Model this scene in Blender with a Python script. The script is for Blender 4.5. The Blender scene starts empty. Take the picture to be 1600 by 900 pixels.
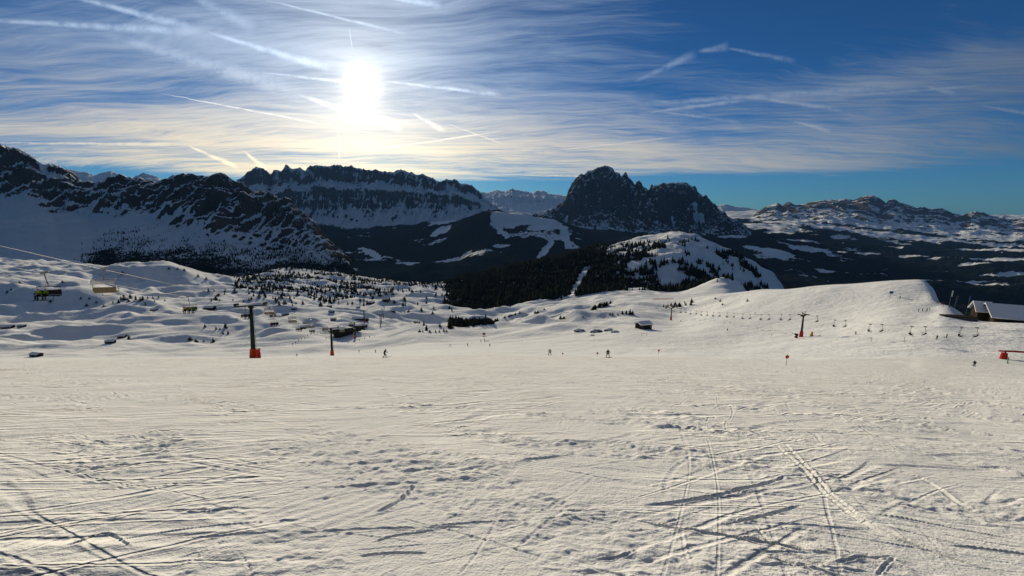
import bpy, bmesh, math, random
import numpy as np
from mathutils import Vector, Matrix

# ---------------------------------------------------------------- camera, sky, sun, exposure
FPX = 700.0                      # focal length in photo pixels (1600 wide)
PITCH = math.radians(10.1)       # camera looks down by this much
EYE = 1.7                        # eye height above the snow at the viewer
SC = bpy.context.scene
COL = SC.collection
CP, SP = math.cos(PITCH), math.sin(PITCH)

cam_data = bpy.data.cameras.new('camera')
cam_data.sensor_width = 36.0
cam_data.lens = 36.0 * FPX / 1600.0
cam_data.clip_start = 0.1
cam_data.clip_end = 200000.0
cam = bpy.data.objects.new('camera', cam_data)
COL.objects.link(cam)
cam.location = (0, 0, EYE)
cam.rotation_euler = (math.pi / 2 - PITCH, 0, 0)
SC.camera = cam


def fan(px, py):
    """photo pixel -> (s, T): sideways and upward slope per metre forward"""
    xv, yv = (px - 800.0) / FPX, (450.0 - py) / FPX
    w = CP + yv * SP
    return xv / w, (yv * CP - SP) / w


def Tof(py):
    return fan(800, py)[1]


sun_s, sun_T = fan(566, 134)
SUN = Vector((sun_s, 1.0, sun_T)).normalized()
SUN_EL = math.asin(SUN.z)
SUN_AZ = math.atan2(SUN.x, SUN.y)

SKY_STRENGTH = 0.05
world = bpy.data.worlds.new('World')
SC.world = world
world.use_nodes = True
wn, wl = world.node_tree.nodes, world.node_tree.links
wn.clear()


class NT:
    """small helper for writing node maths"""

    def __init__(self, tree):
        self.n, self.l = tree.nodes, tree.links

    def put(self, sock, v):
        if hasattr(v, 'is_linked') or hasattr(v, 'links'):
            self.l.new(v, sock)
        elif isinstance(v, (tuple, list)) and len(v) == 3 and sock.type == 'RGBA':
            sock.default_value = (*v, 1.0)
        else:
            sock.default_value = v

    def m(self, op, a, b=0.0, c=None, clamp=False):
        nd = self.n.new('ShaderNodeMath')
        nd.operation = op
        nd.use_clamp = clamp
        self.put(nd.inputs[0], a)
        self.put(nd.inputs[1], b)
        if c is not None:
            self.put(nd.inputs[2], c)
        return nd.outputs[0]

    def v(self, op, a, b=None, scale=None):
        nd = self.n.new('ShaderNodeVectorMath')
        nd.operation = op
        self.put(nd.inputs[0], a)
        if b is not None:
            self.put(nd.inputs[1], b)
        if scale is not None:
            self.put(nd.inputs['Scale'], scale)
        return nd.outputs['Value'] if op in ('DOT_PRODUCT', 'LENGTH', 'DISTANCE') else nd.outputs['Vector']

    def xyz(self, a):
        nd = self.n.new('ShaderNodeSeparateXYZ')
        self.put(nd.inputs[0], a)
        return nd.outputs

    def comb(self, x, y, z=0.0):
        nd = self.n.new('ShaderNodeCombineXYZ')
        for k, q in enumerate((x, y, z)):
            self.put(nd.inputs[k], q)
        return nd.outputs[0]

    def noise(self, vec, scale, detail=4.0, rough=0.5, dist=0.0, color=False, dim='3D'):
        nd = self.n.new('ShaderNodeTexNoise')
        nd.noise_dimensions = dim
        self.put(nd.inputs['Vector'], vec)
        nd.inputs['Scale'].default_value = scale
        nd.inputs['Detail'].default_value = detail
        nd.inputs['Roughness'].default_value = rough
        nd.inputs['Distortion'].default_value = dist
        return nd.outputs['Color' if color else 'Fac']

    def ramp(self, fac, lo, hi, a=0.0, b=1.0, smooth=True):
        nd = self.n.new('ShaderNodeMapRange')
        nd.interpolation_type = 'SMOOTHSTEP' if smooth else 'LINEAR'
        nd.clamp = True
        self.put(nd.inputs['Value'], fac)
        self.put(nd.inputs['From Min'], lo)
        self.put(nd.inputs['From Max'], hi)
        self.put(nd.inputs['To Min'], a)
        self.put(nd.inputs['To Max'], b)
        return nd.outputs[0]

    def mix(self, fac, a, b, mode='MIX'):
        nd = self.n.new('ShaderNodeMix')
        nd.data_type = 'RGBA'
        nd.blend_type = mode
        nd.clamp_factor = True
        self.put(nd.inputs[0], fac)
        self.put(nd.inputs[6], a)
        self.put(nd.inputs[7], b)
        return nd.outputs[2]


def build_sky():
    w = NT(world.node_tree)
    out = wn.new('ShaderNodeOutputWorld')
    bg = wn.new('ShaderNodeBackground')
    bg.inputs['Strength'].default_value = SKY_STRENGTH
    wl.new(bg.outputs[0], out.inputs[0])
    sky = wn.new('ShaderNodeTexSky')
    sky.sky_type = 'NISHITA'
    sky.sun_disc = False
    sky.sun_elevation = SUN_EL
    sky.sun_rotation = SUN_AZ
    sky.altitude = 2400.0
    sky.air_density = 1.0
    sky.dust_density = 0.6
    sky.ozone_density = 2.0
    d = wn.new('ShaderNodeTexCoord').outputs['Generated']
    x, y, z = w.xyz(d)
    zc = w.m('MAXIMUM', z, 0.0)
    # angle to the sun
    ca = w.m('MINIMUM', w.v('DOT_PRODUCT', d, tuple(SUN)), 0.999999)
    th = w.m('MULTIPLY', w.m('ARCCOSINE', ca), 57.2958)
    # sheet of high cloud: direction projected on a level plane
    k = w.m('DIVIDE', 1.0, w.m('ADD', zc, 0.07))
    cx, cy = w.m('MULTIPLY', x, k), w.m('MULTIPLY', y, k)
    plane = w.comb(cx, cy)
    warp = w.v('SCALE', w.v('SUBTRACT', w.noise(plane, 0.55, 3, color=True), (0.5, 0.5, 0.5)), scale=1.0)
    pw = w.v('ADD', plane, warp)
    px_, py_, _ = w.xyz(pw)

    def streak(angle, sx, sy, off):
        c, s_ = math.cos(angle), math.sin(angle)
        u = w.m('ADD', w.m('MULTIPLY', px_, c), w.m('MULTIPLY', py_, s_))
        v = w.m('SUBTRACT', w.m('MULTIPLY', py_, c), w.m('MULTIPLY', px_, s_))
        return w.comb(w.m('MULTIPLY', u, sx), w.m('MULTIPLY', v, sy), off)
    broad = w.noise(streak(0.35, 0.30, 0.62, 3.3), 1.0, 4, 0.55)
    mid = w.noise(streak(0.12, 0.7, 3.0, 7.7), 1.0, 5, 0.68, 0.3)
    fine = w.noise(streak(-0.16, 1.5, 13.0, 1.2), 1.0, 5, 0.74, 0.25)
    dens = w.m('ADD', w.m('ADD', w.m('MULTIPLY', broad, 0.80), w.m('MULTIPLY', mid, 0.66)), w.m('MULTIPLY', fine, 0.46))
    el = w.m('MULTIPLY', w.m('ARCSINE', z), 57.2958)
    # more veil low down and round the sun, a clear band right above the skyline
    low = w.m('MULTIPLY', w.ramp(el, 2.4, 4.6), w.ramp(el, 20.0, 8.0))
    dens = w.m('ADD', dens, w.m('MULTIPLY', low, 0.20))
    dens = w.m('ADD', dens, w.m('MULTIPLY', w.ramp(th, 34.0, 2.0), 0.16))
    dens = w.m('SUBTRACT', dens, w.m('MULTIPLY', w.ramp(el, 4.3, 2.8), 0.34))
    # a thicker sheet high up, thin cloud below it
    dens = w.m('ADD', dens, w.m('MULTIPLY', w.ramp(el, 20.0, 30.0), 0.32))
    dens = w.m('SUBTRACT', dens, w.m('MULTIPLY', w.m('MULTIPLY', w.ramp(el, 11.0, 15.0), w.ramp(el, 26.0, 20.0)), w.ramp(th, 22.0, 50.0, 0.0, 0.20)))
    veil = w.ramp(dens, 0.87, 1.42)
    # condensation trails: straight lines across the sky
    yc = w.m('MAXIMUM', y, 0.05)
    g0 = w.comb(w.m('DIVIDE', x, yc), w.m('DIVIDE', z, yc))
    gw = w.v('SUBTRACT', w.noise(g0, 26.0, 4, 0.6, color=True), (0.5, 0.5, 0.5))
    gn = w.v('ADD', g0, w.v('SCALE', w.v('MULTIPLY', gw, (1, 1, 0)), scale=0.0055))
    fray = w.ramp(w.noise(g0, 34.0, 5, 0.65), 0.30, 0.62)
    trails = [(110, -6, 310, 46, 9, .85), (310, 46, 525, 110, 9, 1.0), (-40, 30, 340, 52, 9, .8),
              (300, -5, 400, 45, 16, .4), (405, -3, 640, 55, 3.4, .7), (600, -4, 692, 9, 7, .9), (245, 145, 505, 194, 2.6, 1.0),
              (600, 127, 790, 149, 5, 1.0), (400, 112, 560, 130, 4, .7), (527, 186, 531, 250, 1.8, .8),
              (545, 42, 551, 80, 1.7, .8), (460, 146, 632, 203, 9, .85), (150, 50, 480, 148, 20, .45), (-30, 223, 300, 226, 4, .5),
              (290, 226, 376, 263, 5.5, .7), (380, 236, 418, 266, 6, .7), (540, 240, 790, 204, 2.6, .8),
              (690, 190, 790, 226, 2.2, .6), (640, 175, 697, 206, 6.5, .6),
              (990, 128, 1090, 82, 9, .5), (1090, 80, 1140, 72, 9, .5), (1130, 74, 1245, 96, 6, .5), (1000, 177, 1180, 155, 5, .55),
              (1180, 153, 1320, 172, 5, .5), (980, 164, 1440, 135, 10, .42), (1440, 134, 1495, 147, 6, .55),
              (1530, 164, 1640, 184, 5, .7), (1238, 189, 1300, 206, 5, .55), (770, 272, 960, 277, 2.2, .5), (1030, 174, 1160, 192, 4, .4), (860, 236, 1060, 214, 3, .4), (1290, 152, 1545, 133, 3.4, .5)]
    tr = None
    for (ax, ay, bx_, by_, wd, op) in trails:
        a, b = fan(ax, ay), fan(bx_, by_)
        ba = (b[0] - a[0], b[1] - a[1], 0.0)
        l2 = ba[0] ** 2 + ba[1] ** 2
        pa = w.v('SUBTRACT', gn, (a[0], a[1], 0.0))
        h = w.m('MULTIPLY', w.v('DOT_PRODUCT', pa, ba), 1.0 / l2, clamp=True)
        dist = w.v('LENGTH', w.v('SUBTRACT', pa, w.v('SCALE', ba, scale=h)))
        wid = w.m('MULTIPLY', w.m('ADD', h, 0.45), wd * (0.78 if wd > 3.3 else 0.62) / FPX)      # an old trail widens towards one end
        mk = w.m('MULTIPLY', w.ramp(dist, wid, 0.0, 0.0, op * (0.72 if ax > 900 else 0.95)), w.m('MULTIPLY', w.m('MULTIPLY', h, w.m('SUBTRACT', 1.0, h)), 6.0, clamp=True))
        tr = mk if tr is None else w.m('MAXIMUM', tr, mk)
    tr = w.m('MULTIPLY', w.m('MULTIPLY', tr, w.m('ADD', 0.28, w.m('MULTIPLY', fray, 0.72))), w.ramp(y, 0.05, 0.2))
    # cloud brightness: ice crystals scatter forward, and the light is warmer low down
    S = 1.0 / SKY_STRENGTH
    glow = w.m('EXPONENT', w.m('DIVIDE', th, -15.0))
    warm = w.ramp(el, 16.0, 2.0)
    sunside = w.ramp(th, 74.0, 10.0)
    fwd = w.ramp(th, 90.0, 48.0, 0.05, 1.0)
    ccol = w.mix(w.m('MULTIPLY', warm, sunside), (0.36 * S, 0.47 * S, 0.64 * S), (1.25 * S, 1.02 * S, 0.62 * S))
    amp = w.m('ADD', w.m('ADD', 0.60, w.m('MULTIPLY', sunside, 0.36)), w.m('MULTIPLY', glow, 1.15))
    ccol = w.v('SCALE', ccol, scale=w.m('MULTIPLY', amp, fwd))
    tcol = w.v('SCALE', ccol, scale=1.35)
    base = w.v('MULTIPLY', sky.outputs[0], (0.28, 0.80, 1.36))
    c = w.mix(w.m('MULTIPLY', veil, 0.84), base, ccol)
    c = w.mix(tr, c, tcol)
    # the sun and its aureole in the thin cloud
    core = w.m('MULTIPLY', w.m('EXPONENT', w.m('MULTIPLY', w.m('POWER', w.m('DIVIDE', th, 0.80), 1.25), -1.0)), 7.0 * S)
    ring = w.m('MULTIPLY', w.m('EXPONENT', w.m('DIVIDE', th, -5.6)), 0.95 * S)
    c = w.v('ADD', c, w.v('SCALE', (1.0, 0.90, 0.62), scale=core))
    c = w.v('ADD', c, w.v('SCALE', (1.0, 0.84, 0.52), scale=ring))
    wl.new(c, bg.inputs['Color'])


build_sky()
world.cycles.sampling_method = 'NONE'

sun_data = bpy.data.lights.new('sun', 'SUN')
sun_data.energy = 5.0
sun_data.angle = math.radians(0.6)
sun_data.color = (1.0, 0.855, 0.585)
sun = bpy.data.objects.new('sun', sun_data)
COL.objects.link(sun)
sun.rotation_euler = SUN.to_track_quat('Z', 'Y').to_euler()
sun.location = SUN * 300

SC.view_settings.view_transform = 'Standard'
SC.view_settings.look = 'None'
SC.view_settings.exposure = -0.30
SC.view_settings.gamma = 1.0
SC.view_settings.use_curve_mapping = False
SC.cycles.max_bounces = 6
SC.cycles.diffuse_bounces = 1
SC.cycles.glossy_bounces = 2
SC.cycles.transparent_max_bounces = 8
SC.cycles.volume_bounces = 0
# ---------------------------------------------------------------- noise
def _hash(ix, iy, seed):
    h = (ix.astype(np.uint32) * np.uint32(374761393) + iy.astype(np.uint32) * np.uint32(668265263)
         + np.uint32((seed * 2246822519) & 0xffffffff))
    h = (h ^ (h >> np.uint32(13))) * np.uint32(1274126177)
    return h ^ (h >> np.uint32(16))


def perlin(x, y, seed=0):
    x, y = np.asarray(x, float), np.asarray(y, float)
    xi, yi = np.floor(x).astype(np.int64), np.floor(y).astype(np.int64)
    xf, yf = x - xi, y - yi
    u, v = xf ** 3 * (xf * (xf * 6 - 15) + 10), yf ** 3 * (yf * (yf * 6 - 15) + 10)

    def g(dx, dy):
        a = _hash(xi + dx, yi + dy, seed).astype(float) * (2 * math.pi / 4294967296.0)
        return np.cos(a) * (xf - dx) + np.sin(a) * (yf - dy)
    n0 = g(0, 0) * (1 - u) + g(1, 0) * u
    n1 = g(0, 1) * (1 - u) + g(1, 1) * u
    return (n0 * (1 - v) + n1 * v) * 1.5


def fbm(x, y, octv=4, seed=0, gain=0.5, lac=2.03):
    t, a, f = 0.0, 1.0, 1.0
    for k in range(octv):
        t = t + a * perlin(x * f, y * f, seed + k * 17)
        a *= gain
        f *= lac
    return t


def ridged(x, y, octv=4, seed=0, gain=0.5, lac=2.03):
    t, a, f = 0.0, 1.0, 1.0
    for k in range(octv):
        t = t + a * (1 - 2 * np.abs(perlin(x * f, y * f, seed + k * 17)))
        a *= gain
        f *= lac
    return t


def sstep(x, a, b):
    t = np.clip((x - a) / (b - a), 0, 1)
    return t * t * (3 - 2 * t)


def pchip(xk, yk, x):
    xk, yk = np.asarray(xk, float), np.asarray(yk, float)
    h = np.diff(xk)
    d = np.diff(yk) / h
    m = np.zeros(len(xk))
    for i in range(1, len(xk) - 1):
        if d[i - 1] * d[i] > 0:
            w1, w2 = 2 * h[i] + h[i - 1], h[i] + 2 * h[i - 1]
            m[i] = (w1 + w2) / (w1 / d[i - 1] + w2 / d[i])
    m[0], m[-1] = d[0], d[-1]
    x = np.clip(x, xk[0], xk[-1])
    i = np.clip(np.searchsorted(xk, x) - 1, 0, len(xk) - 2)
    t = (x - xk[i]) / h[i]
    return ((1 + 2 * t) * (1 - t) ** 2 * yk[i] + t * (1 - t) ** 2 * h[i] * m[i]
            + t * t * (3 - 2 * t) * yk[i + 1] + t * t * (t - 1) * h[i] * m[i + 1])


def bilin(tab, u, v):
    """tab[i,j] sampled at fractional index u (rows), v (cols)"""
    u = np.clip(u, 0, tab.shape[0] - 1.001)
    v = np.clip(v, 0, tab.shape[1] - 1.001)
    i, j = u.astype(int), v.astype(int)
    a, b = u - i, v - j
    return (tab[i, j] * (1 - a) * (1 - b) + tab[i + 1, j] * a * (1 - b)
            + tab[i, j + 1] * (1 - a) * b + tab[i + 1, j + 1] * a * b)


def blur(tab, n, axis):
    for _ in range(n):
        p = np.pad(tab, [(1, 1) if k == axis else (0, 0) for k in range(2)], mode='edge')
        tab = 0.25 * np.take(p, range(0, tab.shape[axis]), axis) + 0.5 * np.take(p, range(1, tab.shape[axis] + 1), axis) \
            + 0.25 * np.take(p, range(2, tab.shape[axis] + 2), axis)
    return tab


# ---------------------------------------------------------------- survey of the near ground
# for a bearing (given as photo column) the height the ground reaches at each distance forward (m : photo row)
SURVEY = {
    -300: '60:570 110:568 200:574 300:562 380:552 450:532 550:510 625:492 684:448 800:442 1000:426 1300:408 1450:406 1700:440 2600:520',
    0: '60:567 100:564 170:569 260:562 340:553 420:537 520:513 615:490 672:447 800:440 1000:426 1300:411 1450:409 1700:440 2600:520',
    120: '60:566 100:562 170:568 260:561 340:552 420:537 520:513 615:491 672:452 800:445 1000:428 1300:414 1450:413 1700:440 2600:520',
    200: '60:565 100:561 170:567 260:560 340:551 420:536 520:512 600:492 670:468 800:461 955:450 1040:420 1200:418 1400:430 1700:450 2600:520',
    270: '60:564 100:561 170:566 260:560 340:550 420:535 520:512 620:490 750:472 870:461 960:450 1040:418 1200:417 1400:432 1700:450 2600:520',
    350: '60:564 100:560 160:563 260:560 340:549 420:535 520:512 640:487 800:466 950:455 1150:441 1300:437 1500:450 2600:520',
    450: '60:563 110:560 180:559 260:557 340:545 420:530 520:509 640:490 800:472 950:462 1150:449 1350:436 1500:427 1700:423 1900:440 2600:500',
    540: '60:562 110:558 200:555 300:549 360:541 410:530 520:512 640:497 800:482 940:475 1010:461 1200:456 1400:440 1700:430 1900:440 2600:500',
    600: '60:561 110:558 200:553 280:545 350:536 410:533 500:519 620:503 780:489 920:477 1000:466 1200:456 1400:446 1650:440 1900:450 2600:500',
    670: '60:561 110:557 200:548 270:536 330:523 370:522 450:530 600:516 750:500 900:482 1050:468 1200:458 1400:447 1600:448 1900:460 2600:500',
    756: '60:560 110:556 200:547 280:536 340:527 400:527 520:520 650:508 800:496 950:485 1050:472 1200:454 1400:437 1600:430 1900:450 2600:500',
    880: '60:560 100:557 150:556 200:546 270:530 330:518 400:508 500:496 620:485 780:474 950:466 1100:450 1350:415 1500:406 1700:404 2000:420 2600:480',
    1000: '60:563 95:561 150:556 200:544 260:524 310:512 380:499 460:485 580:472 720:464 950:458 1080:440 1270:402 1500:385 1750:372 1900:374 2300:400 2600:450',
    1050: '60:565 95:563 150:556 200:544 260:524 310:515 360:508 400:502 450:490 540:474 650:465 850:462 1030:457 1230:398 1450:378 1700:366 1850:370 2300:400 2600:450',
    1130: '60:568 90:566 140:560 200:544 280:512 360:490 420:474 480:462 540:460 640:466 780:458 900:436 960:440 1150:455 1380:410 1550:396 1700:394 2300:420 2600:460',
    1200: '60:571 85:570 130:563 190:542 260:515 340:480 410:455 460:452 600:480 900:500 1300:450 1500:432 1700:436 2300:460 2600:480',
    1300: '60:575 82:575 120:565 180:538 240:512 300:480 360:447 390:444 500:470 900:540 1300:560 2600:600',
    1400: '60:580 80:580 110:570 160:540 220:502 280:470 330:441 355:438 420:455 700:560 1300:560 2600:600',
    1432: '60:582 80:582 108:572 155:541 215:502 275:470 325:441 350:437 420:455 700:560 1300:580 2600:600',
    1453: '60:583 80:583 106:572 153:542 210:502 250:483 290:458 318:449 355:460 450:520 700:580 1300:580 2600:600',
    1475: '60:585 80:585 105:573 152:542 205:502 240:484 262:476 300:500 420:550 700:600 1300:600 2600:600',
    1520: '60:588 80:588 105:574 150:545 190:513 215:502 240:498 300:515 420:560 700:610 1300:600 2600:600',
    1600: '60:592 80:592 105:577 150:545 190:510 210:504 230:503 280:520 420:570 700:620 1300:600 2600:600',
    1900: '60:605 80:605 105:590 150:560 190:520 210:510 230:508 280:525 420:580 700:630 1300:600 2600:600',
}
_LF = np.linspace(math.log(0.9), math.log(2600.0), 700)
_FF = np.exp(_LF)
_SS = np.linspace(-1.75, 1.75, 900)


def _survey_table():
    cols, ss = [], []
    for px, txt in sorted(SURVEY.items()):
        kn = [tuple(map(float, a.split(':'))) for a in txt.split()]
        f0, T0 = kn[0][0], Tof(kn[0][1])
        g = -T0 - EYE / f0
        xk = [math.log(f) for f in (0.9, 1.5, 3, 6, 12, 25, 40)]
        yk = [-g - EYE / f for f in (0.9, 1.5, 3, 6, 12, 25, 40)]
        # heights relative to the near slope keep the knots smooth
        yk = [0.0 for _ in yk] + [Tof(p) + g + EYE / f for f, p in kn]
        xk = xk + [math.log(f) for f, p in kn]
        col = pchip(xk, yk, _LF) - g - EYE / _FF
        cols.append(col)
        ss.append(fan(px, 500)[0])
    cols = np.array(cols)                       # columns x LF
    tab = np.stack([pchip(ss, cols[:, j], _SS) for j in range(cols.shape[1])], 1)
    far = (_FF > 30)[None, :]
    tb = blur(blur(tab + EYE / _FF[None, :], 14, 0), 4, 1) - EYE / _FF[None, :]
    return np.where(far, tb, tab)


_TAB = _survey_table()


def hummock(x, f):
    """wind-rounded humps of the alp in front of the valley, and soft rolls elsewhere"""
    s = x / np.maximum(f, 1.0)
    m = sstep(f, 240, 420) * sstep(f, 2400, 1500) * (1 - sstep(s, 0.05, 0.40) * sstep(f, 1150, 650) * 0.72)
    m = m * (1 - 0.9 * sstep(s, 0.42, 0.62) * sstep(f, 800, 600))
    wx = x + 30 * perlin(x / 140, f / 140, 5)
    wy = f + 30 * perlin(x / 140 + 9, f / 140, 6)
    a = ridged(wx / 210 + 3, wy / 120, 3, 11, 0.5)
    b = fbm(wx / 75, wy / 52, 3, 21, 0.5)
    c = perlin(wx / 26, wy / 22, 31)
    hm = m * (7.0 * a + 5.2 * b + 2.3 * c)
    roll = sstep(f, 50, 140) * (1 - m) * (0.5 * perlin(x / 60, f / 60, 41) + 0.22 * perlin(x / 17, f / 17, 42))
    hill = sstep(f, 850, 1200) * (7.0 * fbm(x / 190, f / 190, 4, 51) + 2.0 * perlin(x / 40, f / 40, 52))
    return hm + roll + hill


def ground_h(x, f):
    """height of the snow at x to the right, f forward (metres); the viewer's feet are at 0"""
    x, f = np.asarray(x, float), np.asarray(f, float)
    fc = np.maximum(f, 0.95)
    u = (x / fc - _SS[0]) / (_SS[1] - _SS[0])
    v = (np.log(fc) - _LF[0]) / (_LF[1] - _LF[0])
    return EYE + fc * bilin(_TAB, u, v) + hummock(x, fc)


def spot(px, f, dz=0.0):
    """the ground point on the bearing of photo column px, f metres forward"""
    s = fan(px, 500)[0]
    return Vector((s * f, f, float(ground_h(s * f, f)) + dz))


def air(px, py, f):
    s, T = fan(px, py)
    return Vector((s * f, f, EYE + T * f))


# ---------------------------------------------------------------- mesh helpers
def sheet(name, X, Y, Z, mat, attrs=None, smooth=True):
    r, c = X.shape
    me = bpy.data.meshes.new(name)
    co = np.stack([X, Y, Z], -1).reshape(-1, 3).astype(np.float32)
    i = np.arange(r * c).reshape(r, c)
    q = np.stack([i[:-1, :-1], i[:-1, 1:], i[1:, 1:], i[1:, :-1]], -1).reshape(-1, 4).astype(np.int32)
    n = len(q)
    me.vertices.add(len(co))
    me.vertices.foreach_set('co', co.ravel())
    me.loops.add(n * 4)
    me.loops.foreach_set('vertex_index', q.ravel())
    me.polygons.add(n)
    me.polygons.foreach_set('loop_start', np.arange(0, n * 4, 4, dtype=np.int32))
    me.update(calc_edges=True)
    me.polygons.foreach_set('use_smooth', np.full(n, smooth))
    for k, a in (attrs or {}).items():
        at = me.attributes.new(k, 'FLOAT', 'POINT')
        at.data.foreach_set('value', a.ravel().astype(np.float32))
    me.materials.append(mat)
    ob = bpy.data.objects.new(name, me)
    COL.objects.link(ob)
    ob['kind'] = 'structure'
    return ob


def new_mat(name):
    m = bpy.data.materials.new(name)
    m.use_nodes = True
    m.node_tree.nodes.clear()
    t = NT(m.node_tree)
    out = t.n.new('ShaderNodeOutputMaterial')
    b = t.n.new('ShaderNodeBsdfPrincipled')
    t.l.new(b.outputs[0], out.inputs[0])
    return m, t, b


def bump(t, b, h, dist, strength=1.0):
    nd = t.n.new('ShaderNodeBump')
    nd.inputs['Strength'].default_value = strength
    nd.inputs['Distance'].default_value = dist
    t.put(nd.inputs['Height'], h)
    t.l.new(nd.outputs[0], b.inputs['Normal'])


def mat_piste():
    m, t, b = new_mat('groomed_snow')
    P = t.n.new('ShaderNodeTexCoord').outputs['Object']
    n1 = t.noise(P, 0.35, 4, 0.6)
    col = t.mix(t.ramp(n1, 0.35, 0.7), (0.82, 0.82, 0.83), (0.89, 0.885, 0.88))
    t.put(b.inputs['Base Color'], col)
    b.inputs['Roughness'].default_value = 0.9
    b.inputs['Specular IOR Level'].default_value = 0.0
    fine = t.noise(P, 9.0, 5, 0.68)
    grit = t.noise(P, 42.0, 3, 0.6)
    def lines(ang, along, across, off, width, detail=1.5, dist=0.4):
        """long curved tracks: thin level lines of a stretched noise"""
        mp = t.n.new('ShaderNodeMapping')
        mp.vector_type = 'TEXTURE'
        mp.inputs['Rotation'].default_value = (0, 0, ang)
        mp.inputs['Scale'].default_value = (along, across, 1.0)
        mp.inputs['Location'].default_value = (off, off * 1.7, 0)
        t.l.new(P, mp.inputs['Vector'])
        n = t.noise(mp.outputs[0], 1.0, detail, 0.5, dist, dim='2D')
        q = t.m('ABSOLUTE', t.m('SUBTRACT', n, 0.5))
        return t.m('SUBTRACT', t.ramp(q, width * 2.4, width * 1.1, 0.0, 0.45), t.ramp(q, width, width * 0.2))
    h = t.m('ADD', t.m('MULTIPLY', fine, 0.75), t.m('MULTIPLY', grit, 0.3))
    lump = t.noise(P, 3.4, 4, 0.62)
    h = t.m('ADD', h, t.m('MULTIPLY', lump, t.ramp(t.noise(P, 0.30, 3, 0.6), 0.40, 0.64, 0.3, 2.6)))
    for k, (ang, al, ac, off, wd, amp) in enumerate([(0.05, 9.0, 0.9, 3.1, .030, 1.1), (0.55, 7.0, 0.8, 9.4, .035, 1.0), (-0.40, 8.0, 0.9, 14.2, .026, 0.65),
                                                     (1.15, 9.0, 1.0, 21.7, .022, 0.3), (0.20, 16.0, 2.6, 33.0, .024, 1.7)]):
        ms = t.ramp(t.noise(P, 0.11 + 0.03 * k, 2, 0.5), 0.36, 0.54)
        h = t.m('ADD', h, t.m('MULTIPLY', lines(ang, al, ac, off, wd), t.m('MULTIPLY', ms, amp * 0.95)))
    # broad scraped streaks across the hill
    mp = t.n.new('ShaderNodeMapping')
    mp.inputs['Rotation'].default_value = (0, 0, 0.18)
    mp.inputs['Scale'].default_value = (0.30, 1.7, 1.0)
    t.l.new(P, mp.inputs['Vector'])
    streak = t.noise(mp.outputs[0], 1.0, 6, 0.62, 0.6)
    h = t.m('ADD', h, t.m('MULTIPLY', streak, t.ramp(t.noise(P, 0.13, 3, 0.55), 0.40, 0.62, 0.4, 2.6)))
    bump(t, b, h, 0.044, 0.95)
    return m


def mat_alp():
    m, t, b = new_mat('open_snow')
    P = t.n.new('ShaderNodeTexCoord').outputs['Object']
    b.inputs['Base Color'].default_value = (0.86, 0.87, 0.89, 1)
    b.inputs['Roughness'].default_value = 0.7
    b.inputs['Specular IOR Level'].default_value = 0.0
    h = t.m('ADD', t.noise(P, 0.06, 6, 0.66), t.m('MULTIPLY', t.noise(P, 0.4, 4, 0.65), 0.18))
    bump(t, b, h, 2.4, 0.8)
    return m


def mat_mountain(name, rock_a, rock_b, scale, depth, stretch=(1, 1, 1), speck=0.5):
    """snow, bare rock and wood by the vertex masks 'rock' and 'wood', broken up by noise"""
    m, t, b = new_mat(name)
    P = t.n.new('ShaderNodeTexCoord').outputs['Object']

    def at(k):
        nd = t.n.new('ShaderNodeAttribute')
        nd.attribute_name = k
        return nd.outputs['Fac']
    n1 = t.noise(t.v('MULTIPLY', P, stretch), scale, 7, 0.70)
    n2 = t.noise(P, scale * 5.1, 4, 0.6)
    rock = t.ramp(t.m('ADD', at('rock'), t.m('ADD', t.m('MULTIPLY', t.m('SUBTRACT', n1, 0.5), 0.9),
                                             t.m('MULTIPLY', t.m('SUBTRACT', n2, 0.5), speck))), 0.42, 0.58)
    wood = t.ramp(t.m('ADD', at('wood'), t.m('ADD', t.m('MULTIPLY', t.m('SUBTRACT', n2, 0.5), 0.9),
                                             t.m('MULTIPLY', t.m('SUBTRACT', n1, 0.5), 0.35))), 0.40, 0.56)
    rc = t.mix(t.ramp(n1, 0.3, 0.7), rock_a, rock_b)
    c = t.mix(rock, (0.82, 0.84, 0.87), rc)
    wc = t.mix(t.ramp(n2, 0.35, 0.7), (0.005, 0.008, 0.009), (0.014, 0.018, 0.018))  # wood tones darkened to include the shade among the backlit trees
    c = t.mix(wood, c, wc)
    t.put(b.inputs['Base Color'], c)
    b.inputs['Roughness'].default_value = 0.95
    b.inputs['Specular IOR Level'].default_value = 0.0
    bump(t, b, t.m('ADD', n1, t.m('MULTIPLY', n2, 0.3)), depth, 0.9)
    return m


PISTE, ALP = mat_piste(), mat_alp()


# ---------------------------------------------------------------- near slope with its ski tracks
def on_slope(px, py):
    """where the sight line through a photo pixel meets the smooth near slope"""
    s, T = fan(px, py)
    f = 1.2 + np.linspace(0, 1, 4000) ** 2 * 119
    h = ground_h(s * f, f) - (EYE + T * f)
    k = int(np.argmax(h > 0)) if (h > 0).any() else len(f) - 1
    return s * f[k], f[k]


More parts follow.
